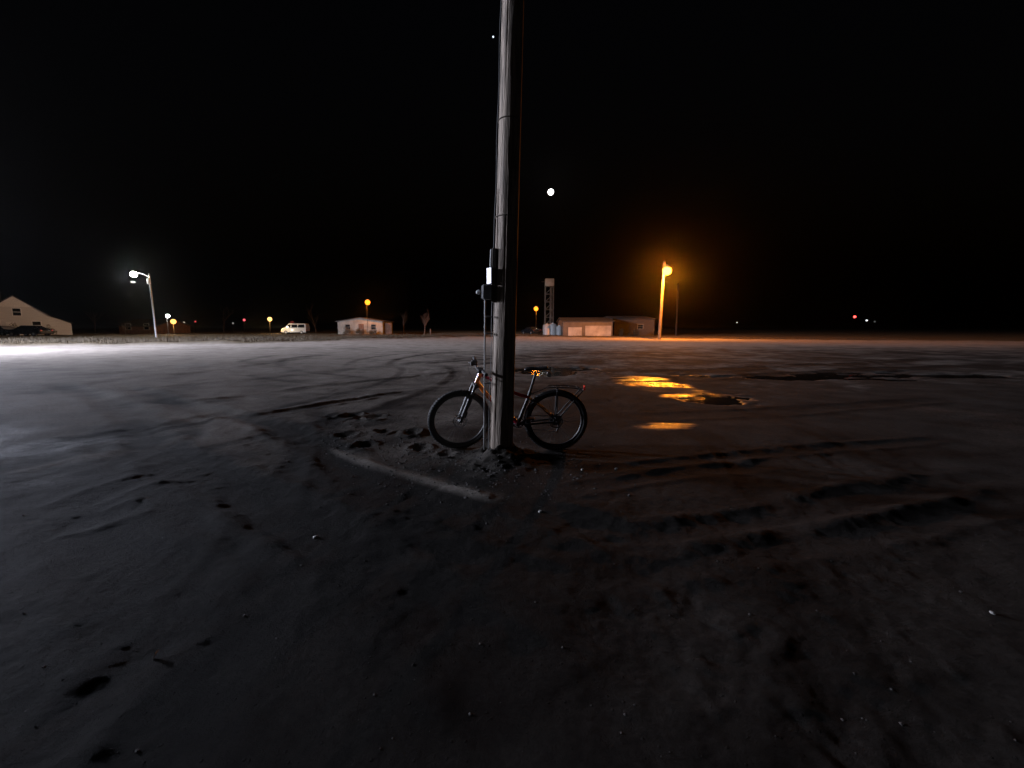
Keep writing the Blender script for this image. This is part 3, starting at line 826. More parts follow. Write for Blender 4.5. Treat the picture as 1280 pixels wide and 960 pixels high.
# the sodium lamp on its pole to the right
sp_ = at(824, 424, 52.0); SX, SY = sp_.x, 52.0
SZ = at(826, 337, 52.0).z
sod = empty('sodium_lamp_post', (SX, SY, 0), 0, 'wooden post with glowing orange sodium lamp, right of the bicycle', 'street lamp')
gz_ = base_z(SX, SY)
M_polelit = mat('pale_pole_wood', (0.15, 0.12, 0.09), 0.85, var=0.3, scale=5, bump=0.3, stretch=(3, 3, 0.3))
wooden_pole('shaft', sod, 0, 0, gz_ - 0.5, 0.18, 0, SZ + 1.0, 0.19, 0.14, M_polelit, nseg=30, n=24, seed=9)
hd = MB(); hd.tube(smooth_path([(0.13, -0.1, SZ - 0.1), (0.12, -0.7, SZ + 0.35), (0.1, -1.25, SZ + 0.42)], 5), 0.045, 8); hd.build('arm', M_galv, sod)
mb = MB(); mb.lathe([(0.05, 0.34), (0.13, 0.32), (0.16, 0.18), (0.25, 0.12), (0.27, 0.06)], (0.1, -1.3, SZ), 24); lh = mb.build('lamp_head', M_galv, sod)
mb = MB(); mb.lathe([(0.262, 0.05), (0.42, -0.05), (0.5, -0.3), (0.42, -0.58), (0.24, -0.76), (0.005, -0.8)], (0.1, -1.3, SZ), 24); mb.build('lens', emit('sodium_lens', SODIUM, 28.0), lh)
point('sodium_bulb', (0.1, -1.3, SZ - 1.0), P_SODIUM, SODIUM, 0.25, sod)
# LED lamp standing to the left
def yard_post(px_base, py_base, D, px_l, py_l, label, color, power, lens_s, lr=0.16, arm=None, r=0.035, cat='street lamp', name='yard_lamp_post', mt=None, glow=True, emitname=None, group=None):
    b = at(px_base, py_base, D)
    gz0 = base_z(b.x, D)
    L_ = at(px_l, py_l, D)
    t = empty(name, (b.x, D, gz0), 0, label, cat, group)
    h = L_.z - gz0; ox = L_.x - b.x
    mb = MB(); mb.tube([(0, 0, -0.3), (0, 0, h * 0.5), (0, 0, h + 0.1)], [r, r * 0.85, r * 0.7], 14); mb.build('post', mt or M_postdk, t)
    if abs(ox) > 0.3:
        mb = MB(); mb.tube(smooth_path([(0, 0, h - 0.35), (ox * 0.5, -0.1, h + 0.12), (ox * 0.93, -0.15, h + 0.13)], 5), 0.04, 8); mb.build('arm', M_galv, t)
    mb = MB(); mb.lathe([(0.04, lr * 1.25), (lr * 0.3, lr * 1.2), (lr * 0.5, lr * 0.97), (lr * 0.5, lr * 0.90)], (ox, -0.2, h), 16); hd = mb.build('lamp_head', M_galv, t)
    mb = MB(); mb.lathe([(lr * math.sin(q_), lr * math.cos(q_)) for q_ in np.linspace(0.35, math.pi - 0.01, 12)], (ox, -0.2, h), 16)
    mb.build('lens', emit(emitname or ('lens_' + '%d_%d' % (px_l, py_l)), color, lens_s), hd)
    if power:
        point('lamp_bulb', (ox, -0.2, h - lr * 1.3), power, color, lr, t)
    return t

led = yard_post(195, 419, 52, 169, 343, 'tall grey post with bright white lamp on an arm, near the pale gabled house', (1.0, 0.97, 0.86), P_LED, 60, lr=0.34, r=0.12, mt=M_galv, name='street_lamp')
mb = MB(); mb.lathe([(0.05, 0.12), (0.2, 0.1), (0.26, 0.0), (0.2, -0.08), (0.02, -0.1)], (at(169, 353, 52).x - at(195, 419, 52).x, -0.3, at(169, 353, 52).z - base_z(at(195, 419, 52).x, 52)), 16)
mb.build('lower_glass', emit('led_lower', (1.0, 0.97, 0.9), 1.2), led)
mb = MB(); mb.box((-0.02, -0.14, at(190, 352, 52).z), (0.34, 0.2, 0.7)); mb.build('post_cap_box', M_plate, led, bevel=0.03)

# floodlight on a post outside the picture to the left: the source of the cool light raking over the lot
def flood_post(FLX, FLY, FLZ, power, label):
    fl = empty('floodlight_post', (FLX, FLY, base_z(FLX, FLY)), 0, label, 'street lamp', 'floodlights left of the lot')
    mb = MB(); mb.tube([(0, 0, -0.3), (0, 0, FLZ + 0.2)], [0.13, 0.09], 16); mb.build('post', M_galv, fl)
    mb = MB(); mb.tube([(0, 0, FLZ), (0.6, -0.1, FLZ + 0.25), (1.2, -0.2, FLZ + 0.3)], 0.04, 8); mb.build('arm', M_galv, fl)
    mb = MB(); mb.box((1.25, -0.2, FLZ + 0.42), (0.1, 2.2, 0.1)); mb.build('crossbar', M_galv, fl, bevel=0.01)
    for yy in (-1.0, -0.47, 0.07, 0.6):
        mb = MB(); mb.box((1.4, yy, FLZ + 0.33), (0.7, 0.4, 0.12)); hh = mb.build('lamp_head', M_galv, fl, bevel=0.02)
        mb = MB(); mb.box((1.4, yy, FLZ + 0.262), (0.6, 0.32, 0.012)); mb.build('lens', emit('flood_lens', COOL, 30), hh)
    point('flood_bulb', (1.4, -0.2, FLZ - 0.6), power, COOL, 0.9, fl, (R(178), 0.16), (0.2, 0.03, -1))
flood_post(-31.0, 4.2, 7.6, P_FLOOD, 'nearer grey post with cool white floodlights beyond the left picture edge')
flood_post(-35.0, 17.5, 8.0, P_FLOOD_FAR, 'farther grey post with cool white floodlights beyond the left picture edge')

# far yard lamps, each on its own post
FARP = 'small lamps in the distance'
yard_post(460, 419, 70, 460, 378, 'tall dark post with orange lamp behind the small white shed', SODIUM, 1100, 3, 0.42)
yard_post(670, 412, 75, 670, 386, 'short post with orange lamp just right of the near utility pole', SODIUM, 900, 3, 0.38)
yard_post(338, 417, 78, 338, 399, 'low post with warm orange lamp left of the white van', (1.0, 0.5, 0.14), 700, 3, 0.38)
yard_post(218, 418, 64, 218, 402, 'low post with orange lamp right of the tall street lamp', (1.0, 0.45, 0.10), 700, 3, 0.36)
yard_post(211, 418, 66, 211, 395, 'thin post with small white lamp right of the tall street lamp', (1.0, 0.97, 0.9), 500, 20, 0.26)
yard_post(232, 417, 90, 231, 403, 'thin post with faint whitish lamp right of the orange low lamp', (1, 0.9, 0.7), 0, 0.7, 0.16)
yard_post(245, 417, 95, 245, 402, 'thin post with faint red lamp beside a faint white one', (1, 0.12, 0.12), 0, 0.8, 0.17)
yard_post(306, 417, 90, 306, 400, 'thin post with pinkish red lamp left of the orange low lamp', (1, 0.10, 0.14), 0, 2.0, 0.24)
yard_post(292, 417, 90, 292, 404, 'thin post with dim grey lamp left of the pinkish red lamp', (0.9, 0.9, 0.85), 0, 0.35, 0.16)
yard_post(921, 414, 190, 921, 403, 'distant thin post with tiny white lamp right of the sodium lamp', (0.95, 1, 0.98), 0, 1.0, 0.30)
yard_post(1068, 414, 200, 1068, 396, 'distant thin post with bright red beacon at far right', (1, 0.06, 0.05), 0, 6.0, 0.55)
yard_post(1083, 414, 200, 1083, 400.5, 'distant thin post with white lamp just right of the red beacon', (0.9, 0.97, 1), 0, 1.6, 0.40)
yard_post(1093, 414, 210, 1093, 402, 'distant thin post with very dim lamp at the far right', (0.6, 0.65, 0.6), 0, 0.12, 0.40)
dp_ = at(845, 419, 74)
dk = empty('bare_pole', (dp_.x, 74, base_z(dp_.x, 74)), 0, 'dark bare wooden pole just behind the sodium lamp post', 'pole')
wooden_pole('shaft', dk, 0, 0, -0.4, -0.1, 0, 9.0, 0.17, 0.12, M_postdk, nseg=20, n=16, seed=3)

# ------------------------------------------------------------------ buildings
def window(parent, x, y, z, w, h, lit=None, frame=M_trim):
    mb = MB(); t = 0.09
    mb.box((x - w / 2 - t / 2, y - 0.03, z), (t, 0.08, h + 2 * t)); mb.box((x + w / 2 + t / 2, y - 0.03, z), (t, 0.08, h + 2 * t))
    mb.box((x, y - 0.032, z + h / 2 + t / 2), (w, 0.08, t)); mb.box((x, y - 0.032, z - h / 2 - t / 2), (w, 0.08, t)); mb.box((x, y - 0.025, z), (w, 0.05, 0.05))
    o = mb.build('window', frame, parent, smooth=False)
    mb = MB(); mb.box((x, y - 0.008, z), (w, 0.012, h)); mb.build('pane', lit or M_glass, o, smooth=False)
    return o

HD = 60.0
def hx(px, py): v = at(px, py, HD); return v.x, v.z
zg = 0.3
hxc = at(20, 400, HD).x
house = empty('gabled_house', (hxc, HD, zg), R(52), 'pale gabled house with lean-to side at the far left', 'house')
pk = at(20, 370, HD).z - zg; ev_x = at(62, 393, HD).x - hxc; ev_z = at(62, 393, HD).z - zg
lt_x = at(95, 404, HD).x - hxc; lt_z = at(95, 404, HD).z - zg
ev_x *= 0.64; lt_x *= 0.64
mb = MB(); mb.prism([(-ev_x, -0.6), (ev_x, -0.6), (ev_x, ev_z), (0, pk), (-ev_x, ev_z)], 0, 9.0); mb.build('wall', M_siding, house, smooth=False)
mb = MB(); mb.prism([(ev_x + 0.01, -0.6), (lt_x, -0.6), (lt_x, lt_z), (ev_x + 0.01, ev_z - 0.05)], 0.35, 8.6); mb.build('lean_to_wall', M_siding, house, smooth=False)
gzl = at(20, 383.5, HD).z - zg; gxw = ev_x * (pk - gzl) / (pk - ev_z)
mb = MB(); mb.prism([(-gxw, gzl), (gxw, gzl), (0, pk - 0.05)], -0.12, -0.005); mb.build('gable_face', M_trim, house, smooth=False)
def slab(x0, z0, x1, z1, y0, y1, t=0.16):
    mb = MB(); mb.prism([(x0, z0), (x1, z1), (x1, z1 + t), (x0, z0 + t)], y0, y1); return mb
rf = slab(0, pk, ev_x + 0.35, ev_z - 0.35 * (pk - ev_z) / ev_x, -0.25, 9.3).build('roof', M_roof, house, smooth=False)
slab(0, pk + 0.005, -ev_x - 0.35, ev_z - 0.35 * (pk - ev_z) / ev_x, -0.25, 9.3).build('roof', M_roof, house, smooth=False)
slab(ev_x + 0.36, ev_z - 0.28, lt_x + 0.25, lt_z - 0.05, 0.2, 8.8, 0.12).build('lean_to_roof', M_roof, house, smooth=False)
mb = MB(); mb.box((-1.2, 5, pk + 0.2), (0.6, 0.6, 1.4)); mb.build('chimney', M_brownw, rf, smooth=False)
window(house, at(20, 390, HD).x - hxc, 0, at(20, 390, HD).z - zg, 0.75, 1.0)
window(house, 1.9, 0, 1.5, 0.8, 1.1); window(house, -1.9, 0, 1.5, 0.8, 1.1)
mb = MB(); mb.box((-0.5, -0.02, 0.95), (0.95, 0.06, 2.0)); dr = mb.build('door', M_trim, house, smooth=False)
mb = MB(); mb.lathe([(0.01, 0), (0.04, 0.01), (0.04, 0.05), (0.01, 0.06)], (-0.15, -0.1, 0.95), 10, 'Y'); mb.build('handle', M_steel, dr)

def simple_house(name, px0, px1, pyt, pyeave, D, depth, wm, label, cat, ridge='x', zg=0.25, roof=M_roof, wins=(), doors=(), dmat=M_trim):
    xa = at(px0, 405, D).x; xb = at(px1, 405, D).x; xm = (xa + xb) / 2; hw = (xb - xa) / 2
    zt = at(px0, pyt, D).z - zg; ze = at(px0, pyeave, D).z - zg
    t = empty(name, (xm, D, zg), 0, label, cat)
    if ridge == 'x':      # ridge runs across the view: eave faces us
        mb = MB(); mb.box((0, depth / 2, ze / 2 - 0.3), (2 * hw, depth, ze + 0.6)); mb.build('wall', wm, t, smooth=False)
        for s in (-1, 1):
            mb = MB()
            V = [(-hw - .25, depth / 2 + s * (depth / 2 + .3), ze - .02), (hw + .25, depth / 2 + s * (depth / 2 + .3), ze - .02), (hw + .25, depth / 2 + .004 * s, zt), (-hw - .25, depth / 2 + .004 * s, zt)]
            V += [(a, b, c + 0.12) for a, b, c in V]
            mb.add(V, [(0, 1, 2, 3), (4, 7, 6, 5), (0, 4, 5, 1), (1, 5, 6, 2), (2, 6, 7, 3), (3, 7, 4, 0)])
            mb.build('roof', roof, t, smooth=False)
            mb = MB(); mb.add([(s * hw, 0, ze), (s * hw, depth, ze), (s * hw, depth / 2, zt), (s * (hw - .1), 0, ze), (s * (hw - .1), depth, ze), (s * (hw - .1), depth / 2, zt)], [(0, 1, 2), (3, 5, 4), (0, 2, 5, 3), (1, 4, 5, 2), (0, 3, 4, 1)])
            mb.build('gable', wm, t, smooth=False)
    else:
        mb = MB(); mb.prism([(-hw, -.6), (hw, -.6), (hw, ze), (0, zt), (-hw, ze)], 0, depth); mb.build('wall', wm, t, smooth=False)
        sl = (zt - ze) / hw
        slab(0, zt + .003, hw + .3, ze - .3 * sl, -.25, depth + .25, 0.12).build('roof', roof, t, smooth=False)
        slab(0, zt + .008, -hw - .3, ze - .3 * sl, -.25, depth + .25, 0.12).build('roof', roof, t, smooth=False)
    for (fx, z, w, h) in wins: window(t, fx * hw, 0, z, w, h, frame=M_dull)
    for (fx, w, h, dm) in doors:
        mb = MB(); mb.box((fx * hw, -0.02, h / 2 - 0.02), (w, 0.06, h)); d_ = mb.build('door', dm, t, smooth=False)
        n = max(3, int(h / 0.55))
        for k in range(1, n):
            mb = MB(); mb.box((fx * hw, -0.056, h * k / n), (w * 0.97, 0.012, 0.05)); mb.build('rib', dm, d_, smooth=False)
        mb = MB(); mb.box((fx * hw, -0.075, 0.9), (0.22, 0.04, 0.06)); mb.build('handle', M_steel, d_, smooth=False)
    return t

simple_house('farm_house', 148, 196, 399, 408, 78, 8, M_brownw, 'dark reddish brown house behind the tall street lamp', 'house', wins=((-0.5, 1.4, 0.9, 1.0), (0.45, 1.4, 0.9, 1.0)))
shed = simple_house('white_shed', 422, 478, 397.5, 402, 72, 6, M_dull, 'small low white shed in front of the tall orange lamp', 'shed', 'y', wins=((-0.55, 1.35, 0.8, 0.8), (0.6, 1.35, 0.8, 0.8)), doors=((0.05, 0.9, 1.9, M_brownw),))
fz = at(484, 405, 73)
fen = empty('board_fence', (at(479, 405, 73).x, 73, base_z(fz.x, 73)), 0, 'short brown board fence against the right side of the white shed', 'fence')
for k in range(8):
    mb = MB(); mb.box((0.16 + 0.17 * k, 0, 0.9), (0.15, 0.03, 1.9 + 0.06 * math.sin(k * 3.1))); mb.build('board', M_brownw, fen, smooth=False)
mb = MB(); mb.box((0.76, 0.04, 0.6), (1.4, 0.05, 0.1)); mb.box((0.76, 0.04, 1.4), (1.4, 0.05, 0.1)); mb.build('rails', M_brownw, fen, smooth=False)
gar = simple_house('garage', 704, 766, 397, 402, 68, 8, M_tin, 'pale low garage with wide white roll-up doors left of the sodium lamp', 'garage', 'x', zg=0.05, doors=((-0.52, 2.2, 1.5, M_doorp), (0.42, 4.2, 1.75, M_doorp)))
simple_house('warehouse', 768, 818, 394.5, 399, 74, 12, M_wood_dk, 'long low brown warehouse beside the sodium lamp post', 'warehouse', 'x', zg=0.05, wins=((0.3, 1.6, 0.9, 0.7),), doors=((-0.55, 2.2, 2.1, M_tin),))
for k, (px, w, h, lb) in enumerate([(684, 1.5, 1.9, 'leftmost small white tank left of the pale garage'), (691, 1.4, 2.0, 'middle small white tank left of the pale garage'), (699, 1.3, 1.6, 'rightmost small white tank left of the pale garage')]):
    p = at(px, 410, 72)
    t = empty('storage_tank', (p.x, 72, base_z(p.x, 72)), 0, lb, 'tank', 'white tanks by the garage')
    mb = MB(); mb.lathe([(w / 2, -0.2), (w / 2, h * 0.85), (w * 0.42, h * 0.95), (w * 0.15, h), (0.02, h)], (0, 0, 0), 24); mb.build('shell', M_tank, t)
    mb = MB(); mb.lathe([(0.2, h - 0.02), (0.2, h + 0.12), (0.02, h + 0.13)], (0, 0, 0), 14); mb.build('hatch', M_galv, t)

# pale elevator tower behind the lamp by the near pole
TD = 110
tp = at(686, 410, TD); tz1 = at(686, 349, TD).z; tw = (at(691, 400, TD).x - at(681, 400, TD).x)
tow = empty('lattice_tower', (tp.x, TD, 0), 0, 'pale steel lattice tower with boxed top, right of the near pole', 'tower')
for sx in (-1, 1):
    for sy in (-1, 1):
        mb = MB(); mb.tube([(sx * tw / 2, sy * tw / 2, -0.3), (sx * tw / 2, sy * tw / 2, tz1 - 1.5)], 0.12, 8); mb.build('leg', M_towerdk, tow)
nb = 6; hz = (tz1 - 2.0) / nb
for k in range(nb):
    for sy in (-1, 1):
        mb = MB(); z0 = 0.2 + k * hz
        mb.tube([(-tw / 2, sy * tw / 2, z0), (tw / 2, sy * tw / 2, z0 + hz)], 0.08, 6)
        mb.tube([(-tw / 2, sy * tw / 2 + 0.02, z0 + hz), (tw / 2, sy * tw / 2 + 0.02, z0 + hz + .01)], 0.09, 6)
        mb.build('brace', M_towerdk, tow)
mb = MB(); mb.box((0, 0, tz1 - 0.9), (tw * 1.1, tw * 1.1, 1.9)); mb.build('tower_head', M_tank, tow, bevel=0.05)
mb = MB(); mb.box((tw * 0.18, -tw * 0.2, (tz1 - 2) / 2), (0.5, 0.4, tz1 - 2)); mb.build('chute', M_towerdk, tow)
point('tower_lamp_bulb', (-2.2, -3.2, tz1 - 1.2), 60, (1, 0.98, 0.92), 0.2, tow)  # unseen lamp added to brighten the tower head
mb = MB(); mb.tube([(-2.2, -3.2, tz1 - 1.0), (0, 0, tz1 - 0.6)], 0.05, 8); mb.build('added_lamp_bracket', M_galv, tow)

# ------------------------------------------------------------------ vehicles
def vehicle(name, px, py, D, Lc, Hc, prof_body, prof_glass, paint, label, cat, rz=0, tail=False, head=None, rw=0.33, z0=None):
    p = at(px, py, D)
    t = empty(name, (p.x, D, base_z(p.x, D) if z0 is None else z0), rz, label, cat)
    W = 1.75
    # lower body: extruded side profile, tumbled in at the top
    def loft(poly, halfw, inset_z, mtl, nm, parent=t):
        mb = MB(); n = len(poly); V = []
        for s in (-1, 1):
            for (x, z) in poly:
                k = 1 - 0.28 * max(0, (z - inset_z)) / max(0.2, Hc - inset_z)
                V.append((x, s * halfw * k, z))
        Fc = [tuple(range(n)), tuple(range(n, 2 * n))[::-1]] + [(i, i + n, (i + 1) % n + n, (i + 1) % n) for i in range(n)]
        mb.add(V, Fc); return mb.build(nm, mtl, parent, smooth=True, bevel=0.05)
    body = loft(prof_body, W / 2, 0.9, paint, 'body')
    mb_ = []
    for s in (-1, 1):
        for poly in prof_glass:
            mb = MB(); V = []
            for (x, z) in poly:
                k = 1 - 0.28 * max(0, (z - 0.9)) / max(0.2, Hc - 0.9)
                V.append((x, s * (W / 2 * k + 0.006), z))
            mb.add(V, [tuple(range(len(V)))]); mb.build('side_window', M_glass, t, smooth=False)
    for x in (-Lc * 0.31, Lc * 0.31):
        for s in (-1, 1):
            wl_ = bpy.data.objects.new('wheel', None); col.objects.link(wl_); wl_.parent = t; wl_.location = (x, s * (W / 2 - 0.08), rw)
            mb = MB(); mb.lathe([(rw * .6, -0.1), (rw * .95, -0.1), (rw, -0.06), (rw, 0.06), (rw * .95, 0.1), (rw * .6, 0.1)], (0, 0, 0), 22, 'Y'); mb.build('tyre', M_black, wl_)
            mb = MB(); mb.lathe([(0.03, -0.115), (rw * .5, -0.105), (rw * .62, -0.09), (rw * .62, 0.09), (rw * .5, 0.105), (0.03, 0.115)], (0, 0, 0), 18, 'Y'); mb.build('rim', M_galv, wl_)
    for s in (-1, 1):
        mb = MB(); mb.box((-Lc / 2 + 0.05, s * 0.6, 0.72), (0.12, 0.32, 0.16)); mb.build('headlight', head or M_plate, t, bevel=0.03)
        mb = MB(); mb.box((Lc / 2 - 0.05, s * 0.66, 0.78), (0.12, 0.22, 0.2)); mb.build('tail_light', emit('tail_glow', (1, 0.12, 0.16), 2.2) if tail else M_redlens, t, bevel=0.03)
    for x in (-Lc / 2 - 0.03, Lc / 2 + 0.03):
        mb = MB(); mb.box((x, 0, 0.47), (0.14, W * 0.94, 0.2)); mb.build('bumper', M_blkmetal, t, bevel=0.04)
    return t
sed = [(-2.25, .3), (2.25, .3), (2.28, .8), (2.1, .95), (1.6, 1.0), (0.95, 1.42), (-0.35, 1.45), (-1.15, .98), (-2.1, .85), (-2.28, .62)]
sedg = [[(-0.98, 1.0), (-0.02, 1.0), (-0.02, 1.38), (-0.32, 1.38)], [(0.06, 1.0), (1.2, 1.02), (0.86, 1.36), (0.06, 1.38)]]
vehicle('parked_car', 38, 419, 56, 4.6, 1.45, sed, sedg, M_darkpaint, 'dark sedan parked in front of the pale gabled house', 'car', z0=0.32)
vehicle('parked_car', 0, 420, 57.5, 4.6, 1.45, sed, sedg, M_darkpaint, 'dark car cut by the left picture edge beside the dark sedan', 'car', z0=0.30)
van = [(-2.3, .32), (2.3, .32), (2.34, 1.2), (2.25, 1.9), (1.9, 2.0), (-0.9, 2.0), (-1.6, 1.25), (-2.25, 1.08), (-2.35, .6)]
vang = [[(-1.45, 1.22), (-0.55, 1.22), (-0.55, 1.8), (-0.95, 1.8)], [(-0.4, 1.22), (0.7, 1.22), (0.7, 1.8), (-0.4, 1.8)], [(0.85, 1.22), (2.05, 1.22), (2.0, 1.8), (0.85, 1.8)]]
vn = vehicle('white_van', 370, 417, 80, 4.7, 2.0, van, vang, M_whitepaint, 'white van with dark side windows parked left of the white shed', 'van', head=emit('van_head', (1, 0.92, 0.75), 0.8))
point('van_lamp_bulb', (-1.5, -3.2, 1.4), 120, (1, 0.9, 0.7), 0.1, vn)
mb = MB(); mb.lathe([(0.02, -0.1), (0.16, -0.08), (0.18, 0.0), (0.16, 0.06), (0.02, 0.08)], (-1.0, -1.05, 1.35), 12, 'Y'); mb.build('spot_lamp', emit('van_spot', (1, .93, .8), 3.0), vn)
mb = MB(); mb.box((-0.6, 0, 2.25), (0.3, 0.9, 0.3)); mb.build('roof_beacon', emit('van_beacon', (1, .15, .12), 0.12), vn, bevel=0.05)
vehicle('red_lit_car', 664, 411, 78, 4.4, 1.45, sed, sedg, M_darkpaint, 'dark car showing red tail lights just right of the near pole', 'car', rz=R(-62), tail=True)

# ------------------------------------------------------------------ shrubs and trees
def leaves_mb(c, rx, ry, rz, n, size, seed):
    r_ = np.random.default_rng(seed)
    mb = MB()
    lobes = [(Vector((r_.normal(0, .45) * rx, r_.normal(0, .45) * ry, abs(r_.normal(0.45, .3)) * rz)), r_.uniform(.3, .55)) for _ in range(9)]
    V = []; Fc = []
    for i in range(n):
        lc, lr = lobes[r_.integers(len(lobes))]
        d = Vector(r_.normal(0, 1, 3)).normalized() * (lr * r_.uniform(0.5, 1.05))
        p = Vector(c) + lc + Vector((d.x * rx, d.y * ry, max(d.z * rz, -lc.z)))
        u = Vector(r_.normal(0, 1, 3)).normalized() * size * r_.uniform(.6, 1.3); w = Vector(r_.normal(0, 1, 3)).cross(u).normalized() * size * 0.5
        k = len(V); V += [p - u, p + w, p + u, p - w]; Fc.append((k, k + 1, k + 2, k + 3))
    mb.add(V, Fc); return mb
def shrub(px, py, D, w, h, m, label, seed, n=900):
    p = at(px, py, D); t = empty('shrub', (p.x, D, base_z(p.x, D)), 0, label, 'shrub', 'shrubs by the buildings')
    leaves_mb((0, 0, 0.1), w / 2, w / 2, h * 0.75, n, 0.07, seed).build('foliage', m, t, smooth=False)
    mb = MB()
    for k in range(5):
        a = k * 1.3; mb.tube([(0, 0, -0.1), (0.2 * w * math.cos(a), 0.2 * w * math.sin(a), h * 0.55)], [0.03, 0.01], 6)
    mb.build('stems', M_bark, t)
shrub(18, 416, 59, 1.3, 1.6, M_leafpale, 'pale shrub by the house wall left of the dark sedan roof', 1)
shrub(62, 416, 59, 1.2, 1.3, M_leafpale, 'pale shrub by the house wall right of the dark sedan', 2)
shrub(433, 419, 70, 1.9, 1.2, M_leafdry, 'dark shrub at the left front of the white shed', 3)
shrub(451, 419, 70, 1.5, 1.0, M_leafdry, 'dark shrub at the middle front of the white shed', 4)
shrub(466, 419, 70, 1.5, 1.2, M_leafdry, 'dark shrub at the right front of the white shed', 5)
shrub(775, 416, 70, 2.2, 1.5, M_leafdry, 'dark shrub between the pale garage and the brown warehouse', 6)
shrub(795, 416, 70, 2.6, 1.6, M_leafdry, 'dark shrub in front of the brown warehouse', 7)

def bare_tree(px, py, D, H, label, seed, spread=0.5, mt=M_bark):
    p = at(px, py, D); r_ = random.Random(seed)
    t = empty('bare_tree', (p.x, D, base_z(p.x, D)), 0, label, 'tree', 'bare trees beyond the lot')
    tr = MB(); cw = MB()
    def grow(p0, d, l, r0, lev):
        n = 4; pts = [p0]; dd = d.copy()
        for i in range(n):
            dd = (dd + Vector((r_.uniform(-1, 1), r_.uniform(-1, 1), r_.uniform(-.2, .6))) * 0.18).normalized()
            pts.append(pts[-1] + dd * l / n)
        (tr if lev == 0 else cw).tube(pts, [r0 * (1 - 0.6 * i / n) for i in range(n + 1)], 6 if lev < 2 else 4, caps=False)
        if lev < 4:
            for k in range(4 if lev < 2 else 3):
                q = pts[r_.randint(2, n)]
                nd = (dd + Vector((r_.uniform(-1, 1), r_.uniform(-1, 1), r_.uniform(-.1, .7))) * (spread + .15 * lev)).normalized()
                grow(q, nd, l * r_.uniform(.5, .75), r0 * 0.45, lev + 1)
    grow(Vector((0, 0, -0.2)), Vector((0, 0, 1)), H * 0.45, H * 0.022, 0)
    tr.build('trunk', mt, t); cw.build('crown', mt, t)
bare_tree(530, 418, 66, 4.6, 'small bare brown tree right of the white shed', 5, 0.35, M_brownw)
bare_tree(157, 420, 70, 3.4, 'low bare tree in front of the dark brown house', 8, 0.7)
bare_tree(505, 418, 95, 6.0, 'dim bare tree between the white shed and the brown tree', 11, 0.6)
bare_tree(395, 418, 105, 7.0, 'dim bare tree between the white van and the white shed', 12, 0.6)
bare_tree(120, 420, 100, 6.5, 'dim bare tree just right of the pale gabled house', 14, 0.6)
bare_tree(280, 418, 110, 7.0, 'dim bare tree between the faint red lamps', 15, 0.6)
fp = at(538, 417, 64)
fpo = empty('fence_post', (fp.x, 64, base_z(fp.x, 64)), 0, 'short wooden fence post at the foot of the small bare tree', 'post')
mb = MB(); mb.tube([(0, 0, -0.2), (0.03, 0, 1.0)], [0.11, 0.09], 10); mb.build('stake', M_brownw, fpo)
mb = MB(); mb.lathe([(0.1, 0.99), (0.12, 1.02), (0.05, 1.08), (0.01, 1.09)], (0.03, 0, 0), 10); mb.build('cap', M_brownw, fpo)

# dead grass along the far edge of the lot
r_ = np.random.default_rng(3)
n = 36000
gx = r_.uniform(-85, 45, n); off = np.abs(r_.normal(0, 6.0, n)) + 0.2
gy = edge_y(gx) + off + 0.5
zz, _, vv, _ = ground_eval(gx, gy)
hgt = r_.uniform(0.08, 0.32, n) * (0.4 + 0.6 * sstep(15, -10, gx)); an = r_.uniform(0, 6.28, n); wd = 0.03
V = np.empty((n, 3, 3), np.float32)
V[:, 0] = np.stack([gx - wd * np.cos(an), gy - wd * np.sin(an), zz - .02], 1)
V[:, 1] = np.stack([gx + wd * np.cos(an), gy + wd * np.sin(an), zz - .02], 1)
V[:, 2] = np.stack([gx + r_.normal(0, .08, n), gy + r_.normal(0, .08, n), zz + hgt], 1)
me = bpy.data.meshes.new('grass'); me.from_pydata(V.reshape(-1, 3).tolist(), [], [(3 * i, 3 * i + 1, 3 * i + 2) for i in range(n)])
me.materials.append(M_grass); o = bpy.data.objects.new('grass', me); col.objects.link(o)
tag(o, 'dead grass along the far edge of the lot', 'grass', kind='stuff')

# loose clods and gravel
def lump(mb, c, r, rs):
    V = []; Fc = []
    n, m = 6, 4
    for i in range(m + 1):
        th = math.pi * i / m
        for k in range(n):
            a = 2 * math.pi * k / n
            q = r * rs.uniform(.7, 1.2)
            V.append((c[0] + q * math.sin(th) * math.cos(a), c[1] + q * math.sin(th) * math.sin(a), c[2] + 0.7 * q * math.cos(th)))
    for i in range(m):
        for k in range(n): Fc.append((i * n + k, i * n + (k + 1) % n, (i + 1) * n + (k + 1) % n, (i + 1) * n + k))
    mb.add(V, Fc)
rs = random.Random(2)
cl = MB(); cx = []; cy = []; crr = []
for i in range(2200):
    if i < 700:   # round the pole and beside the front wheel
        cx.append(POLE_X + rs.gauss(-0.25, 0.7)); cy.append(POLE_Y + rs.gauss(-0.2, 0.5))
    elif i < 1100:
        g = G(rs.uniform(400, 560), rs.uniform(515, 570)); cx.append(g.x); cy.append(g.y)
    else:
        D = 1.2 + 9 * rs.random() ** 1.3; cx.append(rs.uniform(-1.3, 1.3) * (D + .6)); cy.append(D)
    crr.append(0.0025 + 0.006 * rs.random() ** 4 + (0.011 * rs.random() if i < 1100 else 0))
cz, cw_, _, _ = ground_eval(np.array(cx), np.array(cy))
for x, y, z, r in zip(cx, cy, cz, crr): lump(cl, (x, y, z - r * 0.05), r, rs)
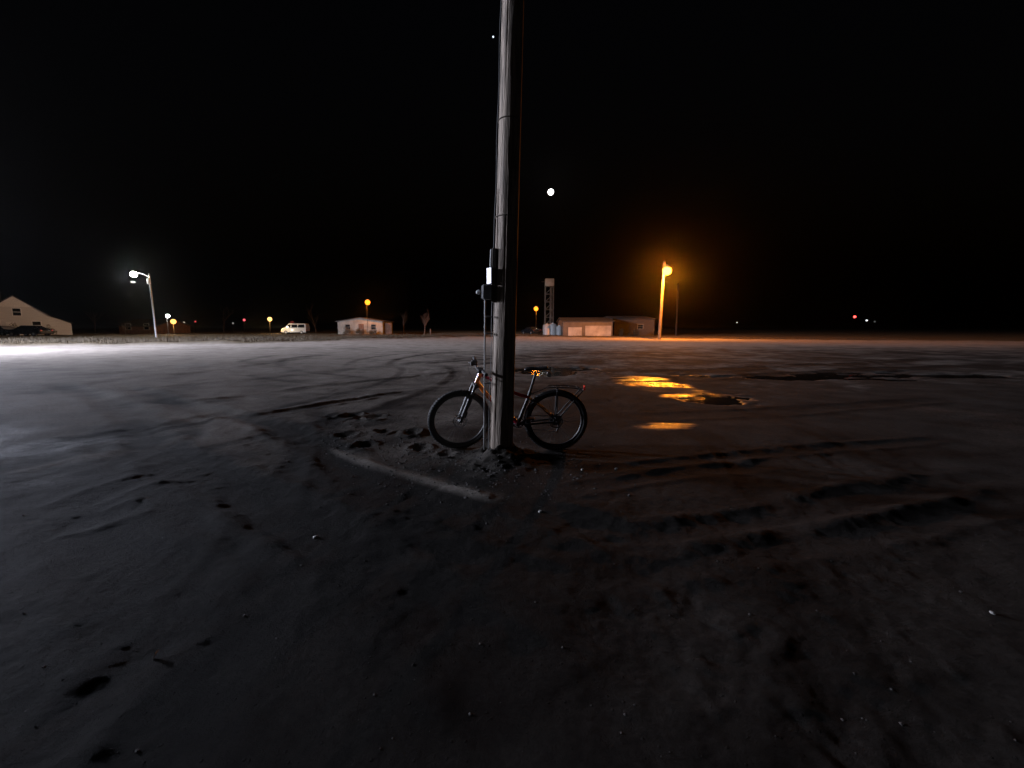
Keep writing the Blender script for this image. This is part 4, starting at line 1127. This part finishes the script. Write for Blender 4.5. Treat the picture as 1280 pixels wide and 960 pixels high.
o = cl.build('dirt_clods', M_clod, smooth=False); tag(o, 'loose dirt clods and gravel scattered over the lot', 'dirt', kind='stuff')
# a few pale stones that stand out
for k, (px, py, r, lb) in enumerate([(770, 588, .018, 'small pale stone right of the rear wheel, on dark soil'), (728, 589, .02, 'small pale stone below the rear wheel of the bicycle'), (1240, 768, .012, 'tiny pale stone near the right edge of the foreground'), (394, 668, .016, 'small pale stone in the rutted middle foreground'), (675, 640, .016, 'small pale stone on the track edge below the pole')]):
    g = G(px, py); mb = MB(); lump(mb, (0, 0, 0), r, rs)
    o = mb.build('pale_stone', M_stone); o.location = (g.x, g.y, ground_z(g.x, g.y) + r * .4); tag(o, lb, 'stone', 'pale stones on the lot')
g = G(197, 817); mb = MB()
mb.add([(-.012, -.02, 0.002), (.008, -.016, .012), (.012, .014, .022), (-.006, .02, .010), (-.012, -.02, 0.0), (.008, -.016, .010), (.012, .014, .020), (-.006, .02, .008)], [(0, 1, 2, 3), (4, 7, 6, 5), (0, 4, 5, 1), (1, 5, 6, 2), (2, 6, 7, 3), (3, 7, 4, 0)])
o = mb.build('paper_scrap', M_plate, smooth=False); o.location = (g.x, g.y, ground_z(g.x, g.y) + 0.012); o.rotation_euler = (R(50), 0, R(-40)); tag(o, 'scrap of white paper lying on the dark foreground soil', 'litter')
# ------------------------------------------------------------------ haze added for halos round the lamps
mb = MB(); mb.box((0, 900, 5.0), (4600, 3000, 14.0))
hz_m = bpy.data.materials.new('halo_haze'); hz_m.use_nodes = True
hn = hz_m.node_tree; hn.nodes.clear()
pv = hn.nodes.new('ShaderNodeVolumePrincipled'); ho = hn.nodes.new('ShaderNodeOutputMaterial')
pv.inputs['Color'].default_value = (0.9, 0.9, 0.9, 1); pv.inputs['Density'].default_value = 0.00008; pv.inputs['Anisotropy'].default_value = 0.95
hn.links.new(pv.outputs[0], ho.inputs['Volume'])
o = mb.build('haze', hz_m, smooth=False); tag(o, 'thin haze added to give the lamps halos', 'haze', kind='stuff')
print('script done', len(bpy.data.objects))
